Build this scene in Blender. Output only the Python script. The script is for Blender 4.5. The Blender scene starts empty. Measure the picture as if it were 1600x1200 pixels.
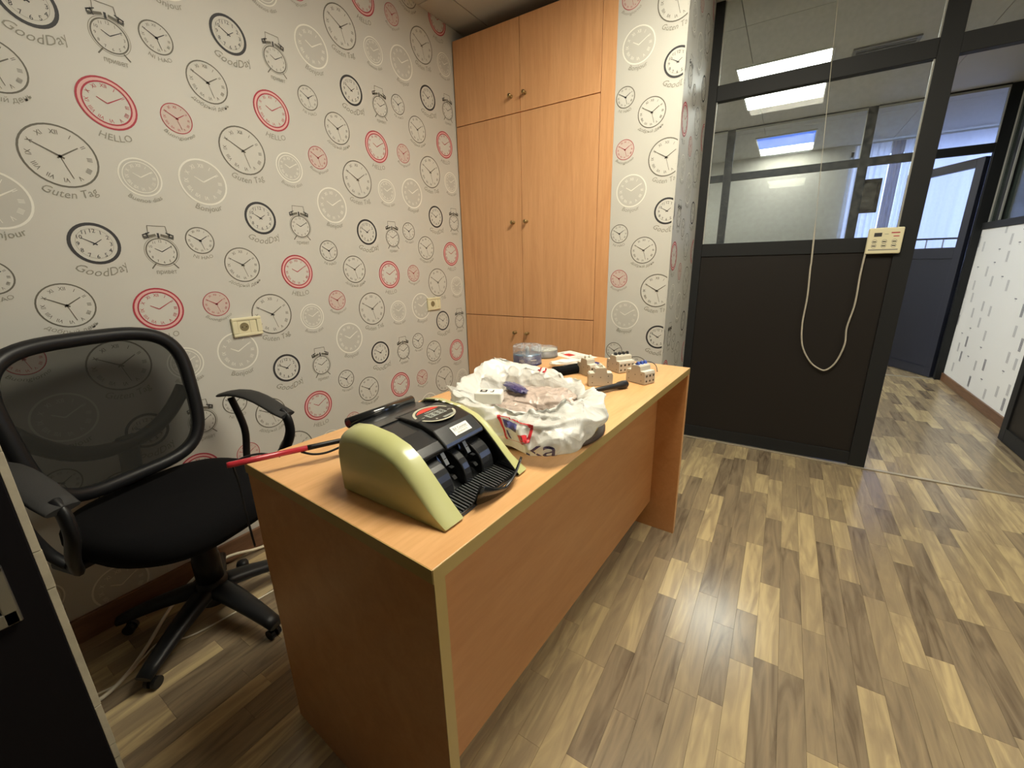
import bpy, bmesh, math, random
from mathutils import Vector, Matrix, noise
C = bpy.context.scene
COL = C.collection
PI = math.pi
rnd = random.Random(7)

# ------------------------------------------------------------------ camera
F_PX, YAW, PITCH, ROLL, CAM_H = 651.8, -0.57058, 0.27906, -0.023484, 1.160
_f = Vector((math.sin(YAW)*math.cos(PITCH), math.cos(YAW)*math.cos(PITCH), -math.sin(PITCH)))
_r = Vector((math.cos(YAW), -math.sin(YAW), 0)); _u = _r.cross(_f)
_r2 = _r*math.cos(ROLL)+_u*math.sin(ROLL); _u2 = -_r*math.sin(ROLL)+_u*math.cos(ROLL)
cd = bpy.data.cameras.new('camera'); cam = bpy.data.objects.new('camera', cd); COL.objects.link(cam)
cd.sensor_width = 36; cd.lens = F_PX/1600*36; cd.clip_start = 0.02; cd.clip_end = 60
M = Matrix((( _r2.x, _u2.x, -_f.x, 0), (_r2.y, _u2.y, -_f.y, 0), (_r2.z, _u2.z, -_f.z, CAM_H), (0, 0, 0, 1)))
cam.matrix_world = M
C.camera = cam

# ------------------------------------------------------------------ world, lights, exposure
W = bpy.data.worlds.new('world'); C.world = W; W.use_nodes = True
bg = W.node_tree.nodes['Background']; bg.inputs[0].default_value = (0.44, 0.56, 1.0, 1); bg.inputs[1].default_value = 4.0
C.view_settings.view_transform = 'Standard'; C.view_settings.look = 'None'
C.view_settings.gamma = 1; C.view_settings.use_curve_mapping = False
C.view_settings.exposure = 0.14
LAMP_ROOM = ((1.0, 0.93, 0.75), 26.0)
LAMP_ROOM2 = ((1.0, 0.93, 0.75), 11.0)
LAMP_HALL = ((0.97, 1.0, 0.96), 19.0)
LAMP_FAR = ((1.0, 0.98, 0.90), 12.0)

# ------------------------------------------------------------------ materials
def nt(name):
    m = bpy.data.materials.new(name); m.use_nodes = True
    n = m.node_tree; b = n.nodes['Principled BSDF']
    return m, n, b
def simple(name, col, rough=0.5, metal=0.0, var=0.0, scale=20, bump=0.0, coat=0.0, spec=0.5, trans=0.0):
    m, n, b = nt(name)
    b.inputs['Base Color'].default_value = (*col, 1); b.inputs['Roughness'].default_value = rough
    b.inputs['Metallic'].default_value = metal; b.inputs['Coat Weight'].default_value = coat
    b.inputs['Specular IOR Level'].default_value = spec
    if var or bump:
        tc = n.nodes.new('ShaderNodeTexCoord'); no = n.nodes.new('ShaderNodeTexNoise')
        no.inputs['Scale'].default_value = scale; no.inputs['Detail'].default_value = 4
        n.links.new(tc.outputs['Object'], no.inputs['Vector'])
        if var:
            mx = n.nodes.new('ShaderNodeMix'); mx.data_type = 'RGBA'
            mx.inputs[6].default_value = (*[c*(1-var) for c in col], 1); mx.inputs[7].default_value = (*[min(1, c*(1+var)) for c in col], 1)
            n.links.new(no.outputs['Fac'], mx.inputs[0]); n.links.new(mx.outputs[2], b.inputs['Base Color'])
        if bump:
            bp = n.nodes.new('ShaderNodeBump'); bp.inputs['Strength'].default_value = bump; bp.inputs['Distance'].default_value = 0.01
            n.links.new(no.outputs['Fac'], bp.inputs['Height']); n.links.new(bp.outputs['Normal'], b.inputs['Normal'])
    return m
def wood(name, c1, c2, stretch, rough=0.4, scale=9.0, coat=0.0):
    m, n, b = nt(name)
    tc = n.nodes.new('ShaderNodeTexCoord'); mp = n.nodes.new('ShaderNodeMapping'); mp.inputs['Scale'].default_value = stretch
    n.links.new(tc.outputs['Object'], mp.inputs[0])
    a = n.nodes.new('ShaderNodeTexNoise'); a.inputs['Scale'].default_value = scale; a.inputs['Detail'].default_value = 6; a.inputs['Distortion'].default_value = 1.2
    n.links.new(mp.outputs[0], a.inputs['Vector'])
    f = n.nodes.new('ShaderNodeTexNoise'); f.inputs['Scale'].default_value = scale*9; f.inputs['Detail'].default_value = 3
    n.links.new(mp.outputs[0], f.inputs['Vector'])
    ad = n.nodes.new('ShaderNodeMath'); ad.operation = 'MULTIPLY_ADD'; ad.inputs[1].default_value = 0.45
    n.links.new(f.outputs['Fac'], ad.inputs[0]); n.links.new(a.outputs['Fac'], ad.inputs[2])
    cr = n.nodes.new('ShaderNodeValToRGB'); cr.color_ramp.elements[0].position = 0.5; cr.color_ramp.elements[1].position = 0.95
    cr.color_ramp.elements[0].color = (*c1, 1); cr.color_ramp.elements[1].color = (*c2, 1)
    n.links.new(ad.outputs[0], cr.inputs[0]); n.links.new(cr.outputs[0], b.inputs['Base Color'])
    b.inputs['Roughness'].default_value = rough; b.inputs['Coat Weight'].default_value = coat
    return m
def emit(name, col, s):
    m, n, b = nt(name)
    b.inputs['Base Color'].default_value = (0.6, 0.6, 0.6, 1)
    b.inputs['Emission Color'].default_value = (*col, 1); b.inputs['Emission Strength'].default_value = s
    return m
def glassy(name, tint=(1, 1, 1), ior=1.45, dirt=0.0, dirtcol=(0.7, 0.7, 0.68), rough=0.0):
    m = bpy.data.materials.new(name); m.use_nodes = True; n = m.node_tree
    for x in list(n.nodes): n.nodes.remove(x)
    out = n.nodes.new('ShaderNodeOutputMaterial'); tr = n.nodes.new('ShaderNodeBsdfTransparent'); tr.inputs[0].default_value = (*tint, 1)
    gl = n.nodes.new('ShaderNodeBsdfGlossy'); gl.inputs['Roughness'].default_value = rough
    ge = n.nodes.new('ShaderNodeNewGeometry'); dt = n.nodes.new('ShaderNodeVectorMath'); dt.operation = 'DOT_PRODUCT'
    n.links.new(ge.outputs['Incoming'], dt.inputs[0]); n.links.new(ge.outputs['Normal'], dt.inputs[1])
    ab = n.nodes.new('ShaderNodeMath'); ab.operation = 'ABSOLUTE'; n.links.new(dt.outputs['Value'], ab.inputs[0])
    su = n.nodes.new('ShaderNodeMath'); su.operation = 'SUBTRACT'; su.inputs[0].default_value = 1.0; n.links.new(ab.outputs[0], su.inputs[1])
    pw = n.nodes.new('ShaderNodeMath'); pw.operation = 'POWER'; pw.inputs[1].default_value = 5.0; n.links.new(su.outputs[0], pw.inputs[0])
    fr = n.nodes.new('ShaderNodeMath'); fr.operation = 'MULTIPLY_ADD'; fr.inputs[1].default_value = 0.4; fr.inputs[2].default_value = ((ior-1)/(ior+1))**2*.4; n.links.new(pw.outputs[0], fr.inputs[0])
    mx = n.nodes.new('ShaderNodeMixShader'); n.links.new(fr.outputs[0], mx.inputs[0]); n.links.new(tr.outputs[0], mx.inputs[1]); n.links.new(gl.outputs[0], mx.inputs[2])
    last = mx
    if dirt:
        df = n.nodes.new('ShaderNodeBsdfDiffuse'); df.inputs[0].default_value = (*dirtcol, 1)
        tc = n.nodes.new('ShaderNodeTexCoord'); no = n.nodes.new('ShaderNodeTexNoise'); no.inputs['Scale'].default_value = 45; no.inputs['Detail'].default_value = 5
        n.links.new(tc.outputs['Object'], no.inputs['Vector'])
        mr = n.nodes.new('ShaderNodeMapRange'); mr.inputs[1].default_value = 0.35; mr.inputs[2].default_value = 0.8; mr.inputs[3].default_value = dirt*0.4; mr.inputs[4].default_value = dirt*2.2
        n.links.new(no.outputs['Fac'], mr.inputs[0])
        m2 = n.nodes.new('ShaderNodeMixShader'); n.links.new(mr.outputs[0], m2.inputs[0]); n.links.new(mx.outputs[0], m2.inputs[1]); n.links.new(df.outputs[0], m2.inputs[2])
        last = m2
    n.links.new(last.outputs[0], out.inputs[0])
    return m
def mesh_fabric(name, col, opacity):
    m = bpy.data.materials.new(name); m.use_nodes = True; n = m.node_tree
    for x in list(n.nodes): n.nodes.remove(x)
    out = n.nodes.new('ShaderNodeOutputMaterial'); tr = n.nodes.new('ShaderNodeBsdfTransparent')
    df = n.nodes.new('ShaderNodeBsdfDiffuse'); df.inputs[0].default_value = (*col, 1)
    mx = n.nodes.new('ShaderNodeMixShader'); mx.inputs[0].default_value = opacity
    n.links.new(tr.outputs[0], mx.inputs[1]); n.links.new(df.outputs[0], mx.inputs[2]); n.links.new(mx.outputs[0], out.inputs[0])
    return m
def translucent(name, col, amt=0.4, rough=0.35, bump=0.0, alpha=1.0, crumple=False):
    m, n, b = nt(name)
    b.inputs['Base Color'].default_value = (*col, 1); b.inputs['Roughness'].default_value = rough
    tl = n.nodes.new('ShaderNodeBsdfTranslucent'); tl.inputs[0].default_value = (*col, 1)
    mx = n.nodes.new('ShaderNodeMixShader'); mx.inputs[0].default_value = amt
    n.links.new(b.outputs[0], mx.inputs[1]); n.links.new(tl.outputs[0], mx.inputs[2])
    last = mx
    if alpha < 1:
        tr = n.nodes.new('ShaderNodeBsdfTransparent'); m2 = n.nodes.new('ShaderNodeMixShader'); m2.inputs[0].default_value = alpha
        n.links.new(tr.outputs[0], m2.inputs[1]); n.links.new(mx.outputs[0], m2.inputs[2]); last = m2
    n.links.new(last.outputs[0], n.nodes['Material Output'].inputs[0])
    if bump:
        tc = n.nodes.new('ShaderNodeTexCoord'); no = n.nodes.new('ShaderNodeTexNoise'); no.inputs['Scale'].default_value = 28; no.inputs['Detail'].default_value = 5; no.inputs['Distortion'].default_value = 2
        n.links.new(tc.outputs['Object'], no.inputs['Vector'])
        bp = n.nodes.new('ShaderNodeBump'); bp.inputs['Strength'].default_value = bump; bp.inputs['Distance'].default_value = 0.012
        src = no.outputs['Fac']
        if crumple:
            nv = n.nodes.new('ShaderNodeTexNoise'); nv.inputs['Scale'].default_value = 14; n.links.new(tc.outputs['Object'], nv.inputs['Vector'])
            va = n.nodes.new('ShaderNodeVectorMath'); va.operation = 'MULTIPLY_ADD'; va.inputs[1].default_value = (.05, .05, .05)
            n.links.new(nv.outputs['Color'], va.inputs[0]); n.links.new(tc.outputs['Object'], va.inputs[2])
            last_v = None
            for sc_, am in ((20, 1.0), (52, .40)):
                vo = n.nodes.new('ShaderNodeTexVoronoi'); vo.inputs['Scale'].default_value = sc_; n.links.new(va.outputs[0], vo.inputs['Vector'])
                mm = n.nodes.new('ShaderNodeMath'); mm.operation = 'MULTIPLY_ADD'; mm.inputs[1].default_value = am; n.links.new(vo.outputs['Distance'], mm.inputs[0])
                if last_v: n.links.new(last_v, mm.inputs[2])
                else: mm.inputs[2].default_value = 0
                last_v = mm.outputs[0]
            src = last_v
        n.links.new(src, bp.inputs['Height']); n.links.new(bp.outputs['Normal'], b.inputs['Normal']); n.links.new(bp.outputs['Normal'], tl.inputs['Normal'])
    return m

m_wall = simple('wallpaper', (0.605, 0.595, 0.545), 0.48, var=0.04, scale=3, spec=0.45)
m_plain = simple('painted_wall', (0.60, 0.58, 0.52), 0.8, var=0.05, scale=2)
m_dim = simple('dark_wall', (0.035, 0.03, 0.028), 0.8, var=0.05, scale=2)
m_ceil = simple('ceiling_board', (0.52, 0.51, 0.48), 0.7, var=0.05, scale=3)
m_print_dark = simple('print_grey', (0.145, 0.135, 0.105), 0.6)
m_print_black = simple('print_black', (0.035, 0.035, 0.038), 0.6)
m_print_red = simple('print_red', (0.44, 0.03, 0.055), 0.6)
m_print_pink = simple('print_pink', (0.76, 0.45, 0.43), 0.6)
m_print_white = simple('print_white', (0.86, 0.85, 0.77), 0.6)
m_print_text = simple('print_text', (0.30, 0.29, 0.235), 0.6)
m_face_light = simple('face_light', (0.64, 0.63, 0.575), 0.6)
m_face_pink = simple('face_pink', (0.63, 0.53, 0.47), 0.6)
m_face_grey = simple('face_grey', (0.55, 0.54, 0.49), 0.6)
PR = [m_print_dark, m_print_black, m_print_red, m_print_pink, m_print_white, m_print_text, m_face_light, m_face_pink, m_face_grey]
m_ward = wood('wardrobe_wood', (0.66, 0.33, 0.145), (0.77, 0.42, 0.20), (4.0, 4.0, 0.22), 0.42)
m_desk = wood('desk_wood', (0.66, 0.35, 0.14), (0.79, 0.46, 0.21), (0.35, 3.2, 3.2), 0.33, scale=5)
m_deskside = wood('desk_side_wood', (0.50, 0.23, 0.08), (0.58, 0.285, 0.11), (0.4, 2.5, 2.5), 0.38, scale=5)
m_band = simple('edge_band', (0.44, 0.32, 0.11), 0.35, var=0.08, scale=12)
m_black_lam = simple('black_laminate', (0.018, 0.0155, 0.014), 0.5, spec=0.25)
m_black_frame = simple('black_frame', (0.017, 0.018, 0.019), 0.55, spec=0.25)
m_gasket = simple('gasket', (0.42, 0.42, 0.38), 0.5)
m_glass = glassy('pane_glass', (0.93, 0.95, 0.93), 1.42, dirt=0.03)
m_glass2 = glassy('far_pane_glass', (0.95, 0.96, 0.95), 1.38, dirt=0.012)
m_base = wood('baseboard_wood', (0.13, 0.065, 0.035), (0.23, 0.12, 0.065), (3, 0.3, 3), 0.4)
m_thresh = simple('threshold_metal', (0.50, 0.44, 0.33), 0.35, metal=0.4)
m_brass = simple('brass', (0.38, 0.27, 0.12), 0.3, metal=0.9)
m_plastic_black = simple('black_plastic', (0.010, 0.0105, 0.012), 0.42, spec=0.35)
m_gloss_black = simple('gloss_black', (0.010, 0.011, 0.012), 0.16, coat=0.5)
m_satin_dark = simple('satin_dark_grey', (0.022, 0.023, 0.025), 0.25, coat=0.3)
m_cream_green = simple('cream_green_plastic', (0.52, 0.53, 0.235), 0.3, coat=0.35, var=0.03, scale=6)
m_fabric = simple('black_fabric', (0.005, 0.005, 0.006), 0.95, spec=0.15, var=0.3, scale=300, bump=0.1)
m_arm = simple('armrest_grey', (0.035, 0.035, 0.035), 0.7, spec=0.3, bump=0.05, scale=200)
m_mesh = mesh_fabric('chair_mesh', (0.03, 0.03, 0.027), 0.80)
m_socket = simple('cream_plastic', (0.78, 0.73, 0.50), 0.3)
m_hole = simple('dark_hole', (0.05, 0.04, 0.02), 0.7)
m_cable = simple('white_cable', (0.84, 0.78, 0.62), 0.4)
m_cable_grey = simple('grey_cable', (0.46, 0.43, 0.35), 0.5)
m_bag = translucent('bag_plastic', (0.92, 0.93, 0.90), 0.38, 0.26, bump=0.5, crumple=True)
m_white = simple('white_plastic', (0.82, 0.82, 0.78), 0.4)
m_paper = simple('white_paper', (0.85, 0.82, 0.75), 0.7)
m_brk = simple('breaker_grey', (0.50, 0.46, 0.38), 0.5, var=0.05, scale=40)
m_brk_lt = simple('breaker_face', (0.72, 0.70, 0.60), 0.45)
m_blue = simple('blue_plastic', (0.05, 0.10, 0.42), 0.4)
m_navy = simple('navy_print', (0.06, 0.06, 0.22), 0.4)
m_redp = simple('red_print', (0.62, 0.03, 0.04), 0.4)
m_purple = simple('purple_print', (0.065, 0.055, 0.17), 0.3, coat=0.3)
m_pouch = translucent('pouch_plastic', (0.66, 0.54, 0.47), 0.2, 0.16, bump=1.0, crumple=True)
m_brown = simple('brown_leather', (0.085, 0.05, 0.03), 0.5, var=0.3, scale=30, bump=0.2)
m_gold = simple('gold_straw', (0.62, 0.43, 0.10), 0.5, var=0.35, scale=150, bump=0.5)
m_redtube = simple('red_tube', (0.42, 0.02, 0.035), 0.28, coat=0.3)
m_clear = glassy('clear_plastic', (0.92, 0.94, 0.96), 1.5, dirt=0.20, dirtcol=(0.8, 0.84, 0.9), rough=0.05)
m_disc = simple('disc_blue', (0.30, 0.48, 0.68), 0.15, metal=0.7)
m_spind_grey = simple('spindle_grey', (0.16, 0.155, 0.14), 0.35)
m_disc_cream = simple('disc_cream', (0.62, 0.60, 0.48), 0.3)
m_steel = simple('steel', (0.25, 0.25, 0.23), 0.4, metal=0.9, var=0.1, scale=30)
m_door_blue = simple('navy_door', (0.022, 0.026, 0.045), 0.4)
m_lamp_frame = simple('lamp_frame', (0.7, 0.7, 0.68), 0.4)
m_lamp_room = emit('lamp_room', *LAMP_ROOM); m_lamp_room2 = emit('lamp_room_side', *LAMP_ROOM2); m_lamp_hall = emit('lamp_hall', *LAMP_HALL); m_lamp_far = emit('lamp_far', *LAMP_FAR)
m_lamp_blue = emit('lamp_blue', (0.015, 0.16, 0.95), 1.0); m_lamp_blue.node_tree.nodes['Principled BSDF'].inputs['Base Color'].default_value = (.01, .05, .3, 1)
m_curt = translucent('sheer_curtain', (0.80, 0.82, 0.92), 0.55, 0.8)
m_curt_grey = translucent('grey_curtain', (0.30, 0.29, 0.33), 0.4, 0.8)
m_curt_green = simple('dark_green_cloth', (0.06, 0.075, 0.06), 0.8)
m_greenglass = simple('dark_green_pane', (0.035, 0.045, 0.038), 0.12, spec=0.6)
m_pale_strip = simple('chipped_pale_edge', (0.40, 0.36, 0.27), 0.6, var=0.35, scale=18, bump=0.3)
m_black_pad = simple('black_panel', (0.006, 0.005, 0.006), 0.8, spec=0.1)

# floor plank material, tone from the face colour attribute
def floor_mat():
    m, n, b = nt('laminate')
    at = n.nodes.new('ShaderNodeAttribute'); at.attribute_name = 'tone'
    sp = n.nodes.new('ShaderNodeSeparateColor'); n.links.new(at.outputs['Color'], sp.inputs[0])
    ge = n.nodes.new('ShaderNodeNewGeometry')
    off = n.nodes.new('ShaderNodeVectorMath'); off.operation = 'MULTIPLY_ADD'; off.inputs[1].default_value = (17, 23, 11)
    n.links.new(at.outputs['Color'], off.inputs[0]); n.links.new(ge.outputs['Position'], off.inputs[2])
    mp = n.nodes.new('ShaderNodeMapping'); mp.inputs['Scale'].default_value = (11, 1.3, 1); n.links.new(off.outputs[0], mp.inputs[0])
    no = n.nodes.new('ShaderNodeTexNoise'); no.inputs['Scale'].default_value = 2.2; no.inputs['Detail'].default_value = 7; no.inputs['Distortion'].default_value = 1.8
    n.links.new(mp.outputs[0], no.inputs['Vector'])
    cr = n.nodes.new('ShaderNodeValToRGB'); e = cr.color_ramp.elements
    e[0].position = 0.0; e[0].color = (0.12, 0.088, 0.058, 1); e[1].position = 1.0; e[1].color = (0.56, 0.44, 0.24, 1)
    k = e.new(0.35); k.color = (0.26, 0.20, 0.13, 1); k = e.new(0.7); k.color = (0.37, 0.285, 0.17, 1)
    ma = n.nodes.new('ShaderNodeMath'); ma.operation = 'MULTIPLY_ADD'; ma.inputs[1].default_value = 1.1; ma.inputs[2].default_value = -0.53
    n.links.new(no.outputs['Fac'], ma.inputs[0])
    ad = n.nodes.new('ShaderNodeMath'); ad.operation = 'ADD'; ad.use_clamp = True
    n.links.new(ma.outputs[0], ad.inputs[0]); n.links.new(sp.outputs[0], ad.inputs[1])
    n.links.new(ad.outputs[0], cr.inputs[0]); n.links.new(cr.outputs[0], b.inputs['Base Color'])
    b.inputs['Roughness'].default_value = 0.23; b.inputs['Specular IOR Level'].default_value = 0.6
    return m
m_floor = floor_mat()
m_subfloor = simple('subfloor', (0.16, 0.12, 0.08), 0.8)

# ------------------------------------------------------------------ mesh helpers
class MB:
    def __init__(s): s.v = []; s.f = []; s.mi = []; s.sm = []
    def add(s, vs, fs, mi=0, smooth=False):
        k = len(s.v); s.v += [tuple(p) for p in vs]
        for f in fs: s.f.append(tuple(i+k for i in f)); s.mi.append(mi); s.sm.append(smooth)
        return s
    def box(s, a, b, mi=0, mat=None):
        x0, y0, z0 = a; x1, y1, z1 = b
        vs = [Vector(p) for p in ((x0,y0,z0),(x1,y0,z0),(x1,y1,z0),(x0,y1,z0),(x0,y0,z1),(x1,y0,z1),(x1,y1,z1),(x0,y1,z1))]
        if mat: vs = [mat @ p for p in vs]
        return s.add(vs, [(0,3,2,1),(4,5,6,7),(0,1,5,4),(1,2,6,5),(2,3,7,6),(3,0,4,7)], mi)
    def prism(s, poly, axis, a, b, mi=0, smooth=False):
        # poly: 2D points in the other two axes (in cyclic order x,y,z), extruded along axis from a to b
        def P(p, t):
            if axis == 0: return (t, p[0], p[1])
            if axis == 1: return (p[0], t, p[1])
            return (p[0], p[1], t)
        n = len(poly); vs = [P(p, a) for p in poly]+[P(p, b) for p in poly]
        s.add(vs, [tuple(range(n)), tuple(range(2*n-1, n-1, -1))], mi)
        k = len(s.v)-2*n
        for i in range(n):
            j = (i+1) % n; s.f.append((k+i, k+n+i, k+n+j, k+j)); s.mi.append(mi); s.sm.append(smooth)
        return s
    def lathe(s, prof, c=(0,0,0), n=32, mi=0, axis=2, smooth=True, cap=True):
        vs = []; c = Vector(c)
        for r, z in prof:
            for i in range(n):
                a = 2*PI*i/n; p = (r*math.cos(a), r*math.sin(a), z)
                if axis == 0: p = (p[2], p[0], p[1])
                if axis == 1: p = (p[1], p[2], p[0])
                vs.append(c+Vector(p))
        fs = []
        for k in range(len(prof)-1):
            for i in range(n):
                j = (i+1) % n; fs.append((k*n+i, k*n+j, (k+1)*n+j, (k+1)*n+i))
        s.add(vs, fs, mi, smooth)
        if cap:
            b = len(s.v)-len(vs)
            s.f.append(tuple(b+i for i in range(n-1, -1, -1))); s.mi.append(mi); s.sm.append(False)
            s.f.append(tuple(b+len(vs)-n+i for i in range(n))); s.mi.append(mi); s.sm.append(False)
        return s
    def tube(s, pts, r, n=10, mi=0, closed=False, flat=1.0, up=None):
        pts = [Vector(p) for p in pts]; N = len(pts)
        rs = r if isinstance(r, (list, tuple)) else [r]*N
        vs = []; prev = Vector(up) if up else None
        for i, p in enumerate(pts):
            if closed: t = pts[(i+1) % N]-pts[i-1]
            else: t = pts[min(i+1, N-1)]-pts[max(i-1, 0)]
            t.normalize()
            if prev is None:
                prev = Vector((0, 0, 1)) if abs(t.z) < 0.9 else Vector((1, 0, 0))
            u = prev - t*prev.dot(t)
            if u.length < 1e-5: u = t.orthogonal()
            u.normalize(); w = t.cross(u)
            if not up: prev = u
            for k in range(n):
                a = 2*PI*k/n; vs.append(p+(u*math.cos(a)*flat+w*math.sin(a))*rs[i])
        fs = []
        for i in range(N if closed else N-1):
            for k in range(n):
                j = (k+1) % n; i2 = (i+1) % N
                fs.append((i*n+k, i*n+j, i2*n+j, i2*n+k))
        s.add(vs, fs, mi, True)
        if not closed:
            b = len(s.v)-len(vs)
            s.f.append(tuple(b+k for k in range(n-1, -1, -1))); s.mi.append(mi); s.sm.append(False)
            s.f.append(tuple(b+(N-1)*n+k for k in range(n))); s.mi.append(mi); s.sm.append(False)
        return s
    def build(s, name, mat, parent=None, bev=0, seg=2, fix=True):
        me = bpy.data.meshes.new(name); me.from_pydata(s.v, [], s.f); me.update()
        for m in (mat if isinstance(mat, (list, tuple)) else [mat]): me.materials.append(m)
        me.polygons.foreach_set('material_index', s.mi); me.polygons.foreach_set('use_smooth', s.sm)
        if fix:
            bm = bmesh.new(); bm.from_mesh(me); bmesh.ops.recalc_face_normals(bm, faces=bm.faces); bm.to_mesh(me); bm.free()
        o = bpy.data.objects.new(name, me); COL.objects.link(o)
        if parent: o.parent = parent
        if bev:
            b = o.modifiers.new('bevel', 'BEVEL'); b.width = bev; b.segments = seg; b.limit_method = 'ANGLE'; b.angle_limit = math.radians(40)
        return o
def empty(name, loc=(0,0,0), rz=0):
    o = bpy.data.objects.new(name, None); COL.objects.link(o); o.location = loc; o.rotation_euler = (0, 0, rz); o.empty_display_size = 0.05
    return o
def tag(o, label, cat, group=None):
    o['label'] = label; o['category'] = cat
    if group: o['group'] = group
    return o
def struct(o): o['kind'] = 'structure'; return o
def boxo(name, a, b, mat, parent=None, bev=0): return MB().box(a, b).build(name, mat, parent, bev)
def spline(pts, n=8):
    pts = [Vector(p) for p in pts]; out = []
    for i in range(len(pts)-1):
        p0 = pts[max(i-1, 0)]; p1 = pts[i]; p2 = pts[i+1]; p3 = pts[min(i+2, len(pts)-1)]
        for k in range(n):
            t = k/n
            out.append(0.5*((2*p1)+(p2-p0)*t+(2*p0-5*p1+4*p2-p3)*t*t+(3*p1-p0-3*p2+p3)*t**3))
    out.append(pts[-1]); return out
_tc = {}
def glyphs(s, res=2):
    """2D triangles of a text, height-normalised, centred in x, baseline 0"""
    if (s, res) in _tc: return _tc[(s, res)]
    cu = bpy.data.curves.new('t', 'FONT'); cu.body = s; cu.resolution_u = res; cu.size = 1.0; cu.align_x = 'CENTER'
    ob = bpy.data.objects.new('t', cu); COL.objects.link(ob)
    dg = bpy.context.evaluated_depsgraph_get(); me = ob.evaluated_get(dg).to_mesh()
    vs = [(v.co.x, v.co.y) for v in me.vertices]; fs = [tuple(p.vertices) for p in me.polygons]
    ob.evaluated_get(dg).to_mesh_clear(); bpy.data.objects.remove(ob); bpy.data.curves.remove(cu)
    _tc[(s, res)] = (vs, fs); return vs, fs
class Flat:
    """flat print: 2D faces with a material index and a layer"""
    def __init__(s): s.v = []; s.f = []; s.m = []; s.l = []
    def add(s, vs, fs, m, l=1):
        k = len(s.v); s.v += vs
        for f in fs: s.f.append(tuple(i+k for i in f)); s.m.append(m); s.l.append(l)
    def ring(s, c, r0, r1, m, l=1, n=36):
        vs = [(c[0]+r*math.cos(2*PI*i/n), c[1]+r*math.sin(2*PI*i/n)) for r in (r0, r1) for i in range(n)]
        s.add(vs, [(i, n+i, n+(i+1) % n, (i+1) % n) for i in range(n)], m, l)
    def disc(s, c, r, m, l=0, n=32):
        s.add([(c[0]+r*math.cos(2*PI*i/n), c[1]+r*math.sin(2*PI*i/n)) for i in range(n)], [tuple(range(n))], m, l)
    def bar(s, p, q, w, m, l=2, w2=None):
        dx, dy = q[0]-p[0], q[1]-p[1]; L = math.hypot(dx, dy) or 1; nx, ny = -dy/L, dx/L; w2 = w if w2 is None else w2
        s.add([(p[0]-nx*w/2, p[1]-ny*w/2), (q[0]-nx*w2/2, q[1]-ny*w2/2), (q[0]+nx*w2/2, q[1]+ny*w2/2), (p[0]+nx*w/2, p[1]+ny*w/2)], [(0, 1, 2, 3)], m, l)
    def rect(s, x0, y0, x1, y1, m, l=1): s.add([(x0, y0), (x1, y0), (x1, y1), (x0, y1)], [(0, 1, 2, 3)], m, l)
    def text(s, t, c, size, m, rot=0, arc=None, shear=0.0, l=2, xs=1.0):
        vs, fs = glyphs(t); out = []
        for x, y in vs:
            x = (x+shear*y)*size*xs; y = y*size
            if arc:   # bent below a circle of radius arc centred on c
                a = -PI/2+x/arc; R = arc-y; out.append((c[0]+R*math.cos(a), c[1]+R*math.sin(a)))
            else:
                out.append((c[0]+x*math.cos(rot)-y*math.sin(rot), c[1]+x*math.sin(rot)+y*math.cos(rot)))
        s.add(out, fs, m, l)
    def clipped(s, x0, y0, x1, y1):
        """clip every face to a rectangle"""
        o = Flat()
        for f, m, l in zip(s.f, s.m, s.l):
            p = [s.v[i] for i in f]
            if all(x0 <= q[0] <= x1 and y0 <= q[1] <= y1 for q in p): o.add(p, [tuple(range(len(p)))], m, l); continue
            for ax, val, sg in ((0, x0, 1), (0, x1, -1), (1, y0, 1), (1, y1, -1)):
                n = []
                for i in range(len(p)):
                    a, b = p[i-1], p[i]; da = (a[ax]-val)*sg; db = (b[ax]-val)*sg
                    if (da >= 0) != (db >= 0):
                        t = da/(da-db); n.append((a[0]+(b[0]-a[0])*t, a[1]+(b[1]-a[1])*t))
                    if db >= 0: n.append(b)
                p = n
                if len(p) < 3: break
            if len(p) >= 3: o.add(p, [tuple(range(len(p)))], m, l)
        return o
    def build(s, name, mats, to3, parent=None, gap=0.00035):
        mb = MB()
        vs = []; 
        for f, m, l in zip(s.f, s.m, s.l):
            mb.add([to3(*s.v[i], gap*(l+1)) for i in f], [tuple(range(len(f)))], m)
        return mb.build(name, mats, parent, fix=False)

# ------------------------------------------------------------------ geometry of the place
XW = -1.8007; YB = 2.2397; YP = 2.8683; XP = -0.494; XE = -0.807; ZC = 2.472; YF = 5.45; YBACK = 7.08
XR = 2.6; Y0 = -2.2; XH = 1.40

floor = struct(boxo('floor', (-3.2, Y0-0.1, -0.12), (3.2, 7.3, -0.004), m_subfloor))
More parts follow.
